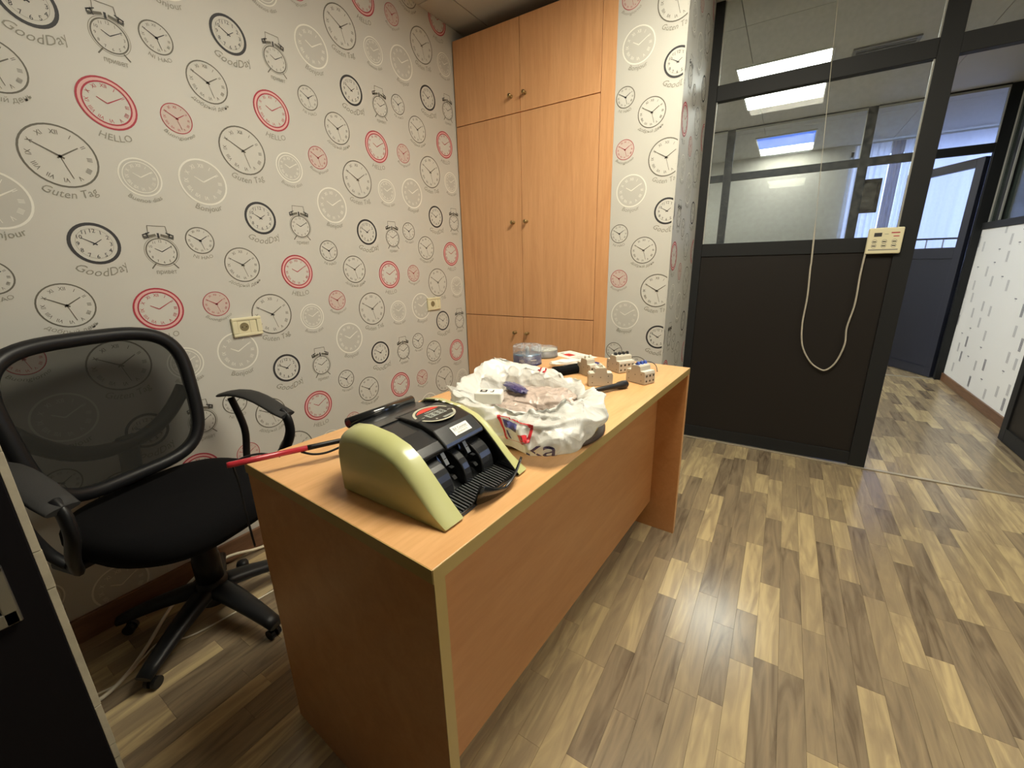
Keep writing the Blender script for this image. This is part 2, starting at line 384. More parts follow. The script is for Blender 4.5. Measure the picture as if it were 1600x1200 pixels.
# laminate strips
def in_view(x, y, z=0):
    d = Vector((x, y, z-CAM_H)); zc = d.dot(_f)
    if zc < 0.15: return None
    u = 800+F_PX*d.dot(_r2)/zc; v = 600-F_PX*d.dot(_u2)/zc
    return (u, v) if -40 < u < 1640 and -40 < v < 1240 else None
planks = []
SW = 0.0622
k = 0
x = -1.80+0.004
while x < XR+0.4:
    for (ya, yb) in ((Y0, YP-0.012), (YP+0.012, 7.08)):
        y = ya-rnd.uniform(0, 0.4)
        while y < yb:
            L = rnd.choice((0.22, 0.29, 0.36, 0.42, 0.42, 0.48)); a, b = max(y, ya), min(y+L, yb)
            if b-a > 0.015: planks.append((x, a, b, rnd.random()))
            y += L
    x += SW
def plank_mesh(mb, p):
    x, a, b, t = p; g = 0.00006; c = 0.00025
    mb.add([(x+g, a+g, -0.004), (x+SW-g, a+g, -0.004), (x+SW-g, b-g, -0.004), (x+g, b-g, -0.004),
            (x+g+c, a+g+c, 0), (x+SW-g-c, a+g+c, 0), (x+SW-g-c, b-g-c, 0), (x+g+c, b-g-c, 0)],
           [(4,5,6,7),(0,1,5,4),(1,2,6,5),(2,3,7,6),(3,0,4,7)])
def tone_attr(me, vals):
    ca = me.color_attributes.new('tone', 'FLOAT_COLOR', 'CORNER')
    flat = []
    for v in vals: flat += [v[0], v[1], v[2], 1.0]
    ca.data.foreach_set('color', flat)
def tone_of(p):
    r = random.Random(int(p[0]*1000)*7919+int(p[1]*1000)); q = r.random()
    t = 0.22+0.16*r.random() if q < 0.30 else (0.40+0.2*r.random() if q < 0.60 else 0.66+0.24*r.random())
    return (t, r.random(), r.random())
def score(p):
    x, a, b, _ = p; c = in_view(x+SW/2, (a+b)/2)
    if not c: return 0
    if -1.0 < x < -0.42 and 0.37 < (a+b)/2 < 1.7: return 0
    if x < -0.49 and (a+b)/2 > 2.3: return 0
    if x < 0.45 and (a+b)/2 > 2.87: return 0
    d2 = x*x+((a+b)/2)**2+CAM_H**2; return (b-a)/d2**1.5
planks.sort(key=lambda p: -score(p))
for p in planks[:300]:
    mb = MB(); plank_mesh(mb, p); o = mb.build('plank', m_floor, floor, fix=False)
    tone_attr(o.data, [tone_of(p)]*len(o.data.loops))
mb = MB()
vals = []
for p in planks[300:]: plank_mesh(mb, p); vals += [tone_of(p)]*20
o = mb.build('planks_remaining', m_floor, floor, fix=False); tone_attr(o.data, vals); o['kind'] = 'stuff'

# ceiling boards
ceiling = struct(boxo('ceiling', (-3.2, Y0-0.1, ZC+0.012), (3.2, 7.3, ZC+0.12), m_subfloor))
xs = [-3.1, -1.62, -0.38, 0.86, 2.1, 3.1]; ys = [Y0, 0.73, 1.98, 3.23, 4.48, 5.73, 7.2]
for i in range(5):
    for j in range(6):
        boxo('ceiling_board', (xs[i]+0.002, ys[j]+0.002, ZC), (xs[i+1]-0.002, ys[j+1]-0.002, ZC+0.012), m_ceil, ceiling)

# walls of the room
wl = struct(boxo('wall_left', (XW-0.12, Y0, 0), (XW, YP+0.1, ZC+0.01), m_wall))
wb = struct(boxo('wall_back', (XE+0.001, YB, 0), (XP, YP+0.06, ZC+0.01), m_wall))
struct(boxo('wall_front', (-1.92, Y0-0.12, 0), (XR+0.12, Y0, ZC+0.01), m_dim))
struct(boxo('wall_right', (XR, Y0, 0), (XR+0.12, YP+0.1, ZC+0.01), m_plain))
struct(boxo('wall_hall_left', (-3.1, YP+0.1, 0), (-3.0, 7.2, ZC+0.01), m_plain))
struct(boxo('wall_hall_near', (-3.1, YP+0.06, 0), (XP, YP+0.12, ZC+0.01), m_plain))
bb = struct(boxo('baseboard_left', (XW, Y0, 0), (XW+0.014, YB, 0.0875), m_base, bev=0.003))

# ---- printed clocks
DK, BK, RD, PK, WH, TX, FL, FP, FG = range(9)
ROM = ['XII', 'I', 'II', 'III', 'IIII', 'V', 'VI', 'VII', 'VIII', 'IX', 'X', 'XI']
def numerals(F, c, R, size, m, arabic=False, xs=0.9):
    size *= 1.22
    for h in range(12):
        a = PI/2-h*PI/6; p = (c[0]+R*math.cos(a), c[1]+R*math.sin(a))
        if arabic:
            F.text(str(h or 12), (p[0], p[1]-size*0.35), size, m, 0, l=2)
        else:
            r = a-PI/2; q = (p[0]+math.sin(r)*size*0.35, p[1]-math.cos(r)*size*0.35); F.text(ROM[h], q, size, m, r, l=2, xs=xs)
def hands(F, c, r, m, style, w):
    w *= 1.3
    def at(h, L): a = PI/2-h*PI/6; return (c[0]+L*math.cos(a), c[1]+L*math.sin(a))
    if style == 0:   # long to ten, short to two, seconds near half past five
        F.bar(at(4, r*.12), at(10, r*.80), w*1.5, m, 3, w*.5); F.bar(at(7.7, r*.1), at(1.9, r*.62), w*1.2, m, 3, w*.8); F.bar(c, at(5.45, r*.72), w*.5, m, 3)
        F.disc(c, w*1.3, m, 3, 10)
    elif style == 1: # short to ten, long to two
        F.bar(c, at(10, r*.48), w, m, 3, w*.6); F.bar(c, at(1.95, r*.80), w, m, 3, w*.6)
    else:
        F.bar(at(4, r*.15), at(10, r*.74), w*1.4, m, 3, w*.5); F.bar(at(7.8, r*.15), at(1.8, r*.5), w, m, 3, w*.6)
def k_A(F, c):
    r = .083; F.disc(c, r*.96, FL); F.ring(c, r*.945, r, DK); numerals(F, c, r*.76, r*.17, DK); hands(F, c, r, DK, 0, .0026)
    F.text('Guten Tag', c, .030, TX, arc=r+.029, shear=.25, xs=1.05)
def k_B(F, c):
    r = .065; F.disc(c, r*.96, FL); F.ring(c, r*.94, r, DK); numerals(F, c, r*.76, r*.18, DK); hands(F, c, r, DK, 0, .0024)
    F.text('добрый день', c, .0185, TX, arc=r+.020, shear=.2, xs=1.15)
def k_C(F, c):
    r = .061; F.disc(c, r*.9, FL); F.ring(c, r*.86, r, BK); F.ring(c, r*.70, r*.715, TX, 1); numerals(F, c, r*.62, r*.22, BK, True); hands(F, c, r*.72, BK, 2, .0022)
    F.text('GoodDay', c, .034, TX, arc=r+.036, shear=.35, xs=1.1)
def k_D(F, c):
    r = .0445; c = (c[0], c[1]-.006); F.disc(c, r*.95, FL); F.ring(c, r*.92, r, DK); F.ring(c, r*1.06, r*1.10, TX, 1); numerals(F, c, r*.76, r*.21, DK, True); hands(F, c, r, BK, 1, .002)
    for s in (-1, 1):
        F.bar((c[0]+s*r*.55, c[1]-r*.85), (c[0]+s*r*.85, c[1]-r*1.22), .0035, DK)
        F.bar((c[0]+s*r*.15, c[1]+r*1.22), (c[0]+s*r*.95, c[1]+r*.98), .007, DK, 2, .010)
        F.bar((c[0]+s*r*.5, c[1]+r*1.38), (c[0]+s*r*.98, c[1]+r*1.18), .003, BK, 3); F.bar((c[0]+s*r*.62, c[1]+r*.95), (c[0]+s*r*.72, c[1]+r*1.35), .002, BK, 3)
        F.bar((c[0]+s*r*.62, c[1]+r*1.2), (c[0]+s*r*.56, c[1]+r*1.86), .0018, DK)
        F.ring((c[0]+s*r*.8, c[1]+r*1.12), r*.10, r*.16, BK, 3, 10)
    F.bar((c[0]-r*.58, c[1]+r*1.85), (c[0]+r*.58, c[1]+r*1.85), .0018, DK); F.bar((c[0], c[1]+r), (c[0], c[1]+r*1.35), .006, BK)
    F.text('привет', (c[0], c[1]-r*1.62), .0205, TX, l=2, xs=.85)
def k_E(F, c):
    r = .046; F.disc(c, r*.95, FL); F.ring(c, r*.92, r, BK if False else DK); numerals(F, c, r*.74, r*.19, DK); hands(F, c, r, BK, 0, .0020)
    F.text('NI HAO', c, .0165, TX, arc=r+.019, xs=1.25)
def k_F(F, c):
    r = .071; F.disc(c, r*.82, FL); F.ring(c, r*.93, r, RD, 2); F.ring(c, r*.82, r*.96, PK, 1); F.ring(c, r*.77, r*.83, RD, 2); numerals(F, c, r*.66, r*.17, RD); hands(F, c, r*.78, RD, 1, .0024)
    F.text('HELLO', c, .027, TX, arc=r+.032, shear=.1, xs=1.1)
def k_G(F, c):
    r = .0455; F.disc(c, r*.97, FP); F.ring(c, r*.945, r, RD, 2); numerals(F, c, r*.75, r*.19, RD); hands(F, c, r, RD, 0, .0018)
    F.text('Buongiorno', c, .0165, TX, arc=r+.018, shear=.2, xs=1.35)
def k_H(F, c):
    r = .076; F.disc(c, r*.93, FG); F.ring(c, r*.93, r, WH); numerals(F, c, r*.70, r*.20, WH, xs=.8); hands(F, c, r*.85, WH, 1, .0034)
    F.text('Bonjour', c, .0265, TX, arc=r+.022, shear=.1, xs=1.1)
def k_I(F, c):
    r = .057; F.disc(c, r*.95, FG); F.ring(c, r*.93, r, WH); F.ring(c, r*.78, r*.82, WH); numerals(F, c, r*.62, r*.20, WH, xs=.8); hands(F, c, r*.8, WH, 1, .0024)
    F.text('Buenos dias', c, .0185, TX, arc=r+.019, shear=.15, xs=1.15)
TILE = [(k_E, .053, 1.268), (k_G, .062, 1.042), (k_H, .104, .852), (k_B, .182, 1.182), (k_A, .262, .982), (k_C, .284, 1.360), (k_F, .402, 1.150), (k_I, .440, .952), (k_D, .449, 1.344)]
TH = .6155
_proto = {}
for fn in (k_A, k_B, k_C, k_D, k_E, k_F, k_G, k_H, k_I):
    P = Flat(); fn(P, (0, 0)); _proto[fn] = P
def wallpaper(u0, u1, rolls, z0, z1):
    """rolls: list of (u of the roll's left edge, vertical offset)"""
    F = Flat()
    for ru, dz in rolls:
        for fn, du, z in TILE:
            for kz in range(-3, 4):
                c = (ru+du, z+dz+kz*TH)
                if c[0] < u0-.12 or c[0] > u1+.12 or c[1] < z0-.13 or c[1] > z1+.14: continue
                P = _proto[fn]; F.add([(p[0]+c[0], p[1]+c[1]) for p in P.v], P.f, 0); n = len(P.f)
                F.m[-n:] = P.m; F.l[-n:] = P.l
    return F.clipped(u0, z0, u1, z1)
R0 = .690; RWD = .5175
rolls = [(R0-3*RWD, -.03), (R0-2*RWD, -.14), (R0-RWD, -.11), (R0, 0), (R0+RWD, -.028), (R0+2*RWD, .082), (R0+3*RWD, .05)]
wp = wallpaper(-.35, YB-.002, rolls, .09, ZC-.001)
wp.build('clock_print', PR, lambda u, z, g: (XW+g, u, z), wl)
wp2 = wallpaper(XE+.001, XP, [(XE, .032)], .0, ZC-.001)
wp2.build('clock_print', PR, lambda u, z, g: (u, YB-g, z), wb)
wp3 = wallpaper(.313, .313+YP-YB-.03, [(0, .032), (RWD, .06)], .0, ZC-.001)
wp3.build('clock_print', PR, lambda u, z, g: (XP+g, YB+u-.313, z), wb)
# corner beading at the pillar edge
boxo('corner_bead', (XP-.003, YB-.003, 0), (XP+.003, YB+.003, ZC), m_wall, wb)

# ------------------------------------------------------------------ built-in wardrobe
w = tag(empty('wardrobe', (-1.34, YB, 0)), 'tall orange-brown wooden built-in wardrobe with six doors and small brass knobs', 'wardrobe')
def wl_box(name, a, b, mat=m_ward, parent=w, bev=0):
    return boxo(name, (a[0]+1.34, a[1]-YB, a[2]), (b[0]+1.34, b[1]-YB, b[2]), mat, parent, bev)
wl_box('carcass', (XW+.006, YB+.020, .0), (XE-.002, YP-.02, 2.398))
wl_box('stile', (-.880, YB, 0), (XE, YB+.02, 2.400), bev=.0015)
wl_box('plinth', (XW+.006, YB+.004, 0), (-.881, YB+.02, .08))
DX = [(XW+.008, -1.3435), (-1.3405, -.8825)]
for zi, (z0, z1, kz) in enumerate(((.084, .8425, .745), (.8465, 1.9605, 1.398), (1.9645, 2.400, 2.046))):
    for si, (xa, xb) in enumerate(DX):
        d = wl_box('door', (xa, YB, z0), (xb, YB+.0195, z1), bev=.0012)
        kx = -1.398 if si == 0 else -1.309
        MB().lathe([(.009, 0), (.009, -.003), (.005, -.005), (.0045, -.014), (.0095, -.018), (.0115, -.023), (.0095, -.029), (.004, -.031)], (kx+1.34, 0, kz), 16, axis=1).build('knob', m_brass, d)

# ------------------------------------------------------------------ partition with glass, doorway and transom
ZR0, ZR1, ZT0, ZT1 = 1.178, 1.252, 2.003, 2.081
pt = tag(empty('glazed_partition', (0, YP, 0)), 'black framed partition with dark lower panel and glass above, beside the doorway', 'partition')
def pb(name, a, b, mat=m_black_frame, parent=pt, bev=.002, dy=(.0, .05)):
    return boxo(name, (a[0], dy[0], a[1]), (b[0], dy[1], b[1]), mat, parent, bev)
pb('post', (XP, 0), (-.448, ZC-.001))
pb('post', (.445, 0), (.520, ZC-.001))
pb('rail', (-.448, ZR0), (.445, ZR1), dy=(.002, .048)); pb('rail', (-.448, ZT0), (.445, ZT1), dy=(.002, .048)); pb('rail', (-.448, .012), (.445, .085), dy=(.002, .048))
pb('lower_panel', (-.448, .085), (.445, ZR0), m_black_lam, dy=(.008, .040))
pb('glass_pane', (-.448, ZR1), (.445, ZT0), m_glass, dy=(.022, .026), bev=0); pb('glass_pane', (-.448, ZT1), (.445, ZC-.002), m_glass, dy=(.022, .026), bev=0)
for z0, z1 in ((ZR1, ZT0), (ZT1, ZC-.002)):
    pb('gasket', (.439, z0), (.445, z1), m_gasket, dy=(.012, .022), bev=0)
    pb('gasket', (-.448, z0), (-.443, z1), m_gasket, dy=(.012, .022), bev=0)
pb('transom_rail', (.520, ZT0), (1.26, ZT1), dy=(.002, .048)); pb('post', (1.26, 0), (1.33, ZC-.001))
pb('glass_pane', (.520, ZT1), (1.26, ZC-.002), m_glass, dy=(.022, .026), bev=0)
pb('lower_panel', (1.33, .012), (XR, ZR0), m_black_lam, dy=(.008, .040)); pb('rail', (1.33, ZR0), (XR, ZR1), dy=(.002, .048)); pb('rail', (1.33, ZT0), (XR, ZT1), dy=(.002, .048))
pb('glass_pane', (1.33, ZR1), (XR, ZT0), m_glass, dy=(.022, .026), bev=0); pb('glass_pane', (1.33, ZT1), (XR, ZC-.002), m_glass, dy=(.022, .026), bev=0)
struct(boxo('trim_1', (XP, YP-.012, 0), (XR, YP+.012, .006), m_thresh, bev=.002))
struct(boxo('trim_2', (.53, YF-.02, 0), (1.34, YF+.02, .006), m_thresh, bev=.002))

# open door leaf of the doorway, standing in the hall
dl = struct(empty('door_1', (1.318, YP+.055, 0)))
def leaf(par, L, h, mat_panel, mat_frame, zr=(1.10, 1.20), pane=m_glass):
    boxo('lower_panel', (-.010, .07, .09), (.010, L-.07, zr[0]), mat_panel, par, .001)
    boxo('stile', (-.02, 0, .008), (.02, .072, h), mat_frame, par, .002); boxo('stile', (-.02, L-.072, .008), (.02, L, h), mat_frame, par, .002)
    boxo('rail', (-.0195, .072, .008), (.0195, L-.072, .092), mat_frame, par, .002); boxo('rail', (-.0195, .072, zr[0]), (.0195, L-.072, zr[1]), mat_frame, par, .002)
    boxo('rail', (-.0195, .072, h-.075), (.0195, L-.072, h), mat_frame, par, .002)
    boxo('bead', (-.0215, .070, .092), (-.0195, L-.070, .097), mat_frame, par)
    boxo('glass_pane', (-.002, .072, zr[1]), (.002, L-.072, h-.075), pane, par)
leaf(dl, .86, 1.985, m_black_lam, m_black_frame)

# cable drop and control box on the partition
cpts = spline([(.035, YP-.006, ZC-.005), (.045, YP-.006, 2.3), (.105, YP-.008, 1.26), (.112, YP-.010, 1.10), (.120, YP-.010, .95), (.118, YP-.010, .80), (.135, YP-.010, .68), (.180, YP-.010, .595), (.225, YP-.010, .557), (.262, YP-.010, .550), (.300, YP-.010, .600), (.323, YP-.010, .70), (.318, YP-.010, .79), (.332, YP-.010, .92), (.330, YP-.010, 1.06), (.333, YP-.010, 1.18)], 8)
cb = tag(MB().tube(cpts, [.0016 if (i < 16) else .0044 for i in range(len(cpts))], 8).build('hanging_cable', m_cable_grey),
         'thin grey cable hanging in a loop down the black partition panel', 'cable')
cx = empty('control_box', (.397, YP-.001, 1.232)); tag(cx, 'cream square wall control box with printed buttons on the black partition', 'switch')
boxo('casing', (-.068, -.022, -.062), (.068, 0, .062), m_socket, cx, .006)
F = Flat()
F.rect(-.045, .020, -.015, .038, 0, 1)
for x0, z0, x1, z1, m in ((.020, .034, .052, .039, 2), (.030, .018, .052, .022, 2), (-.005, .030, .010, .032, 1), (-.058, -.046, .056, -.040, 1)): F.rect(x0, z0, x1, z1, m, 1)
for i in range(3):
    for j in range(2):
        u, v = -.038+i*.038, -.004-j*.020
        F.rect(u-.008, v-.003, u+.006, v+.002, 0, 1); F.ring((u-.001, v), .009, .0105, 1, 1, 12)
F.build('printing', [m_print_black, m_print_text, m_print_red], lambda u, v, g: (u, -.0222-g, v), cx)

# ------------------------------------------------------------------ hall: ceiling lamps and vent
def lamp(name, x0, x1, y0, y1, mat, label, group=None):
    t = tag(empty(name, ((x0+x1)/2, (y0+y1)/2, ZC)), label, 'lamp', 'ceiling lamp panels')
    a, b = (x1-x0)/2, (y1-y0)/2; f = .012
    mb = MB()
    for p, q in (((-a-f, -b-f), (a+f, -b)), ((-a-f, b), (a+f, b+f)), ((-a-f, -b), (-a, b)), ((a, -b), (a+f, b))): mb.box((p[0], p[1], -.010), (q[0], q[1], 0))
    mb.build('frame', m_lamp_frame, t, .0015)
    return t, a, b
t, a, b = lamp('ceiling_lamp', -.47, .085, .75, 1.75, m_lamp_room, 'warm flat ceiling lamp panel above the desk')
boxo('diffuser', (-a, -b, -.007), (a, b, -.001), m_lamp_room, t)
t, a, b = lamp('ceiling_lamp', 1.30, 1.86, .75, 1.75, m_lamp_room2, 'warm flat ceiling lamp panel in the room above the open floor')
boxo('diffuser', (-a, -b, -.007), (a, b, -.001), m_lamp_room2, t)
t, a, b = lamp('ceiling_lamp', -.48, .075, 3.84, 4.85, m_lamp_hall, 'bright rectangular ceiling lamp in the hall behind the partition glass')
boxo('diffuser', (-a, -b, -.007), (a, b, -.001), m_lamp_hall, t)
t, a, b = lamp('ceiling_lamp', -2.35, -1.8, 3.84, 4.85, m_lamp_hall, 'added fill light panel on the hall ceiling, unseen behind the wardrobe')  # unseen panel, added to raise the ambient light in the hall
boxo('diffuser', (-a, -b, -.007), (a, b, -.001), m_lamp_hall, t)
t, a, b = lamp('ceiling_lamp', -2.35, -1.8, 6.0, 6.96, m_lamp_far, 'added fill light panel on the far room ceiling, out of view near the end wall')  # out-of-view panel, added to brighten the far room
boxo('diffuser', (-a, -b, -.007), (a, b, -.001), m_lamp_far, t)
t, a, b = lamp('ceiling_lamp', -.47, .085, 6.0, 6.96, m_lamp_far, 'blue and white ceiling lamp in the far room behind two panes of glass')
boxo('diffuser', (-a, -b+.58, -.007), (a, b, -.001), m_lamp_far, t); o = boxo('blue_diffuser', (-a, -b, -.008), (a, -b+.58, -.001), m_lamp_blue, t); o['label'] = 'bright blue diffuser'
v = tag(empty('ceiling_vent', (.36, 4.13, ZC)), 'dark slotted air vent in the hall ceiling right of the lamp', 'vent')
boxo('backing', (-.15, -.15, -.004), (.15, .15, -.0005), m_black_lam, v)
mb = MB()
for p, q in (((-.17, -.17), (.17, -.15)), ((-.17, .15), (.17, .17)), ((-.17, -.15), (-.15, .15)), ((.15, -.15), (.17, .15))): mb.box((p[0], p[1], -.012), (q[0], q[1], 0))
m_vent = simple('vent_grey', (.16, .16, .16), .5); mb.build('frame', m_vent, v, .002)
for i in range(6): boxo('slat', (-.15, -.13+i*.05, -.010), (.15, -.120+i*.05, -.003), m_vent, v)

# ------------------------------------------------------------------ far partition with its ajar door
fp = tag(empty('far_partition', (0, YF, 0)), 'black framed glazed partition across the far side of the hall', 'partition')
ZF0, ZF1, ZG0, ZG1 = 1.14, 1.22, 1.975, 2.045
def fb(name, a, b, mat=m_black_frame, dy=(0, .05), bev=.002): return boxo(name, (a[0], dy[0], a[1]), (b[0], dy[1], b[1]), mat, fp, bev)
for a, b in ((-2.0, -1.92), (-.705, -.630), (.452, .525), (1.345, 1.42)): fb('post', (a, 0), (b, ZC-.001))
for a, b in ((-3.0, -2.0), (-1.92, -.705), (-.630, .452)):
    fb('rail', (a, ZF0), (b, ZF1), dy=(.002, .048)); fb('rail', (a, ZG0), (b, ZG1), dy=(.002, .048)); fb('lower_panel', (a, 0.01), (b, ZF0), m_black_lam, dy=(.008, .04))
    fb('glass_pane', (a, ZF1), (b, ZG0), m_glass2, dy=(.022, .026), bev=0); fb('glass_pane', (a, ZG1), (b, ZC-.02), m_glass2, dy=(.022, .026), bev=0)
    fb('top_gasket', (a, ZC-.030), (b, ZC-.012), m_gasket, dy=(-.006, .01), bev=0); fb('top_rail', (a, ZC-.012), (b, ZC-.001), m_black_frame, dy=(-.012, .04), bev=0)
fb('rail', (.525, ZG0), (1.345, ZG1), dy=(.002, .048)); fb('glass_pane', (.525, ZG1), (1.345, ZC-.02), m_glass2, dy=(.022, .026), bev=0)
fb('top_gasket', (.525, ZC-.030), (1.345, ZC-.012), m_gasket, dy=(-.006, .01), bev=0); fb('top_rail', (.525, ZC-.012), (1.345, ZC-.001), m_black_frame, dy=(-.012, .04), bev=0)
for xg in (.446, 1.338): fb('side_gasket', (xg, ZG1), (xg+.007, ZC-.02), m_gasket, dy=(-.004, .01), bev=0)
d2 = struct(empty('door_2', (1.332, YF+.055, 0), math.radians(28)))
leaf(d2, .80, 1.955, m_door_blue, m_door_blue, zr=(1.12, 1.22), pane=m_glass2)

# hall right wall: patterned lower part, black rail, dark glazing above
hr = struct(boxo('wall_hall_right', (XH, 3.0, 0), (XH+.1, YF, 1.358), simple('white_wallpaper', (0.88, 0.88, 0.86), 0.6)))
struct(boxo('baseboard_right', (XH-.014, 3.0, 0), (XH, YF, .075), m_base, bev=.003))
F = Flat(); rr = random.Random(5)
y = 3.95
for i in range(9):
    for j in range(9):
        y = 3.95+i*.165+rr.uniform(-.03, .03); z = .12+j*.145+rr.uniform(-.03, .03)+(i % 2)*.07
        s = rr.random()*1.25
        if s < .16:
            for k in range(4): F.rect(y-.018+k*.010, z-.045, y-.012+k*.010, z+.045, 0, 1)
        elif s < .6:
            for k in range(3): F.rect(y-.016+k*.013, z-.04, y-.007+k*.013, z+.04, 1, 1)
        elif s < .85:
            F.rect(y-.02, z-.004, y+.018, z+.004, 0, 1); F.rect(y-.004, z-.018, y+.002, z, 1, 1)
F.build('pattern_print', [simple('pat_grey', (.22, .22, .26), .6), simple('pat_pale', (.55, .55, .56), .6)], lambda u, z, g: (XH-g, 2*4.7-u, z), hr)
gw = tag(empty('hall_side_glazing', (XH, 4.2, 1.358)), 'black framed dark green glazing above the patterned wall of the hall', 'window')
boxo('sill_rail', (-.01, -1.2, 0), (.09, YF-4.2, .055), m_black_frame, gw, .002)
for ya, yb in ((.98, 1.05), (-.10, -.03)): boxo('post', (.005, ya, .055), (.06, yb, ZC-1.359), m_black_frame, gw, .002)
boxo('glass_pane', (.03, -1.2, .055), (.036, YF-4.2, ZC-1.36), m_greenglass, gw)
boxo('gasket', (.0, .955, .06), (.012, .965, ZC-1.36), m_gasket, gw)
struct(boxo('wall_hall_outer', (XH+.1, YP+.05, 0), (XH+.2, YF+.05, ZC+.01), m_plain))

# ------------------------------------------------------------------ far room
far_l = struct(boxo('wall_far', (-3.0, YBACK, 0), (.50, YBACK+.12, ZC+.01), m_plain))
struct(boxo('wall_far_lower', (.50, YBACK, 0), (2.4, YBACK+.12, .85), m_plain))
struct(boxo('wall_far_top', (.50, YBACK, 2.40), (2.4, YBACK+.12, ZC+.01), m_plain))
struct(boxo('wall_far_right', (2.3, YF, 0), (2.4, YBACK+.12, ZC+.01), m_plain))
struct(boxo('wall_far_return', (1.42, YF, 0), (2.4, YF+.06, ZC+.01), m_plain))
wf = struct(empty('window_1', (1.4, YBACK+.06, .85)))
for a, b in (((-.90, 0), (-.84, 1.55)), ((-.02, 0), (.04, 1.55)), ((.84, 0), (.90, 1.55))): boxo('mullion', (a[0], 0, a[1]), (b[0], .05, b[1]), m_white, wf, .003)
boxo('sash_rail', (-.9, 0, 0), (.9, .05, .06), m_white, wf, .003); boxo('sash_rail', (-.9, 0, 1.49), (.9, .05, 1.55), m_white, wf, .003)
boxo('glass_pane', (-.84, .022, .06), (-.02, .026, 1.49), m_glass2, wf); boxo('glass_pane', (.04, .022, .06), (.84, .026, 1.49), m_glass2, wf)
def curtain(name, x0, x1, y, z0, z1, mat, label, n=10, amp=.018):
    mb = MB(); N = n*8; vs = []
    for i in range(N+1):
        x = x0+(x1-x0)*i/N; yy = y+amp*math.sin(2*PI*i/8)+amp*.4*math.sin(i*.37)
        vs += [(x, yy, z0), (x, yy*.4+y*.6, z1)]
    mb.add(vs, [(2*i, 2*i+2, 2*i+3, 2*i+1) for i in range(N)], 0, True)
    return tag(mb.build(name, mat, fix=False), label, 'curtain', 'curtains of the far room')
curtain('curtain', .52, .86, 7.0, .002, 2.44, m_curt, 'pale lavender sheer curtain behind the framed picture', 6)
curtain('curtain', .87, .98, 6.99, .002, 2.44, m_curt_grey, 'narrow grey curtain panel right of the framed picture', 3)
curtain('curtain', .985, 1.06, 7.0, .002, 2.44, m_curt, 'narrow pale curtain strip beside the dark green one', 2)
curtain('curtain', 1.065, 1.13, 6.97, .002, 2.44, m_curt_green, 'narrow dark green curtain strip in the far room', 2)
curtain('curtain', 1.14, 2.25, 7.0, .002, 2.44, m_curt, 'wide bluish white curtain seen through the ajar far door', 12, .01)
pc = tag(empty('framed_picture', (.705, 6.94, 1.855)), 'dark framed brown picture seen through the glass in the far room', 'picture')
mb = MB()
for a, b in (((-.125, -.19), (.125, -.15)), ((-.125, .15), (.125, .19)), ((-.125, -.15), (-.085, .15)), ((.085, -.15), (.125, .15))): mb.box((a[0], -.012, a[1]), (b[0], .015, b[1]))
mb.build('frame', simple('picture_frame', (.035, .028, .02), .4), pc, .003)
boxo('print', (-.09, .0, -.155), (.09, .008, .155), simple('picture_print', (.11, .095, .07), .5, var=.7, scale=14), pc)
rl = tag(empty('railing', (1.45, 6.85, 0)), 'low thin white railing in front of the far room curtain', 'railing')
MB().tube([(-.45, 0, 1.33), (.65, 0, 1.33)], .010, 8).build('top_rail', m_door_blue, rl)
for i in range(8): MB().tube([(-.4+i*.14, 0, 0), (-.4+i*.14, 0, 1.33)], .006, 6).build('baluster', m_white, rl)

# ------------------------------------------------------------------ desk
DU = (.0677, .9977); dang = math.atan2(DU[1], DU[0])
dk = tag(empty('desk', (-.3646, .3497, 0), dang), 'long orange beech veneer office desk with panel ends and yellowish edge banding', 'desk')
DL, DW = 1.3875, .600
boxo('top', (0, 0, .7255), (DL, DW, .7500), m_desk, dk, .001)
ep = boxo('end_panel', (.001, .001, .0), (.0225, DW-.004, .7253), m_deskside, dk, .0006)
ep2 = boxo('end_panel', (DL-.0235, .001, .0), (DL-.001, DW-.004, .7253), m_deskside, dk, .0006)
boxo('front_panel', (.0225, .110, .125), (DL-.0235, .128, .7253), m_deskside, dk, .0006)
boxo('edge_band', (0, -.0012, .7258), (DL, 0, .7496), m_band, dk); boxo('edge_band', (-.0012, 0, .7258), (0, DW, .7496), m_band, dk)
boxo('edge_band', (.001, -.0005, .0), (.0222, .001, .7253), m_band, ep); boxo('edge_band', (DL-.0235, -.0005, .0), (DL-.001, .001, .7253), m_desk, ep2)

# ------------------------------------------------------------------ office chair
ca = math.atan2(.25, .97)
ch = tag(empty('office_chair', (-1.485, .405, 0), ca), 'black swivel office chair with see-through mesh backrest pushed against the wall', 'chair')
bx, by = -.03, .045
for i in range(5):
    a = math.radians(-61+72*i)-ca
    dx, dy = math.cos(a), math.sin(a)
    pts = []; rr_ = []
    for s in range(9):
        t = s/8; r = .02+.265*t; z = .120-.066*t**1.5; pts.append((bx+dx*r, by+dy*r, z)); rr_.append(.040-.016*t)
    lg = MB().tube(pts, rr_, 10, flat=.62, up=(0, 0, 1)).build('leg', m_plastic_black, ch, .0)
    cxx, cyy = bx+dx*.262, by+dy*.262
    mb = MB()
    for sgn in (-1, 1):
        ox, oy = -dy*.011*sgn, dx*.011*sgn
        n = 16; vs = []
        for w_ in (-.006, .006):
            for k in range(n):
                q = 2*PI*k/n; vs.append((cxx+ox-dy*w_+dx*.017*math.cos(q), cyy+oy+dx*w_+dy*.017*math.cos(q), .0180+.017*math.sin(q)))
        mb.add(vs, [tuple(range(n)), tuple(range(2*n-1, n-1, -1))]+[(k, n+k, n+(k+1) % n, (k+1) % n) for k in range(n)])
    mb.tube([(cxx, cyy, .022), (cxx, cyy, .060)], .007, 8)
    mb.build('caster', m_plastic_black, lg)
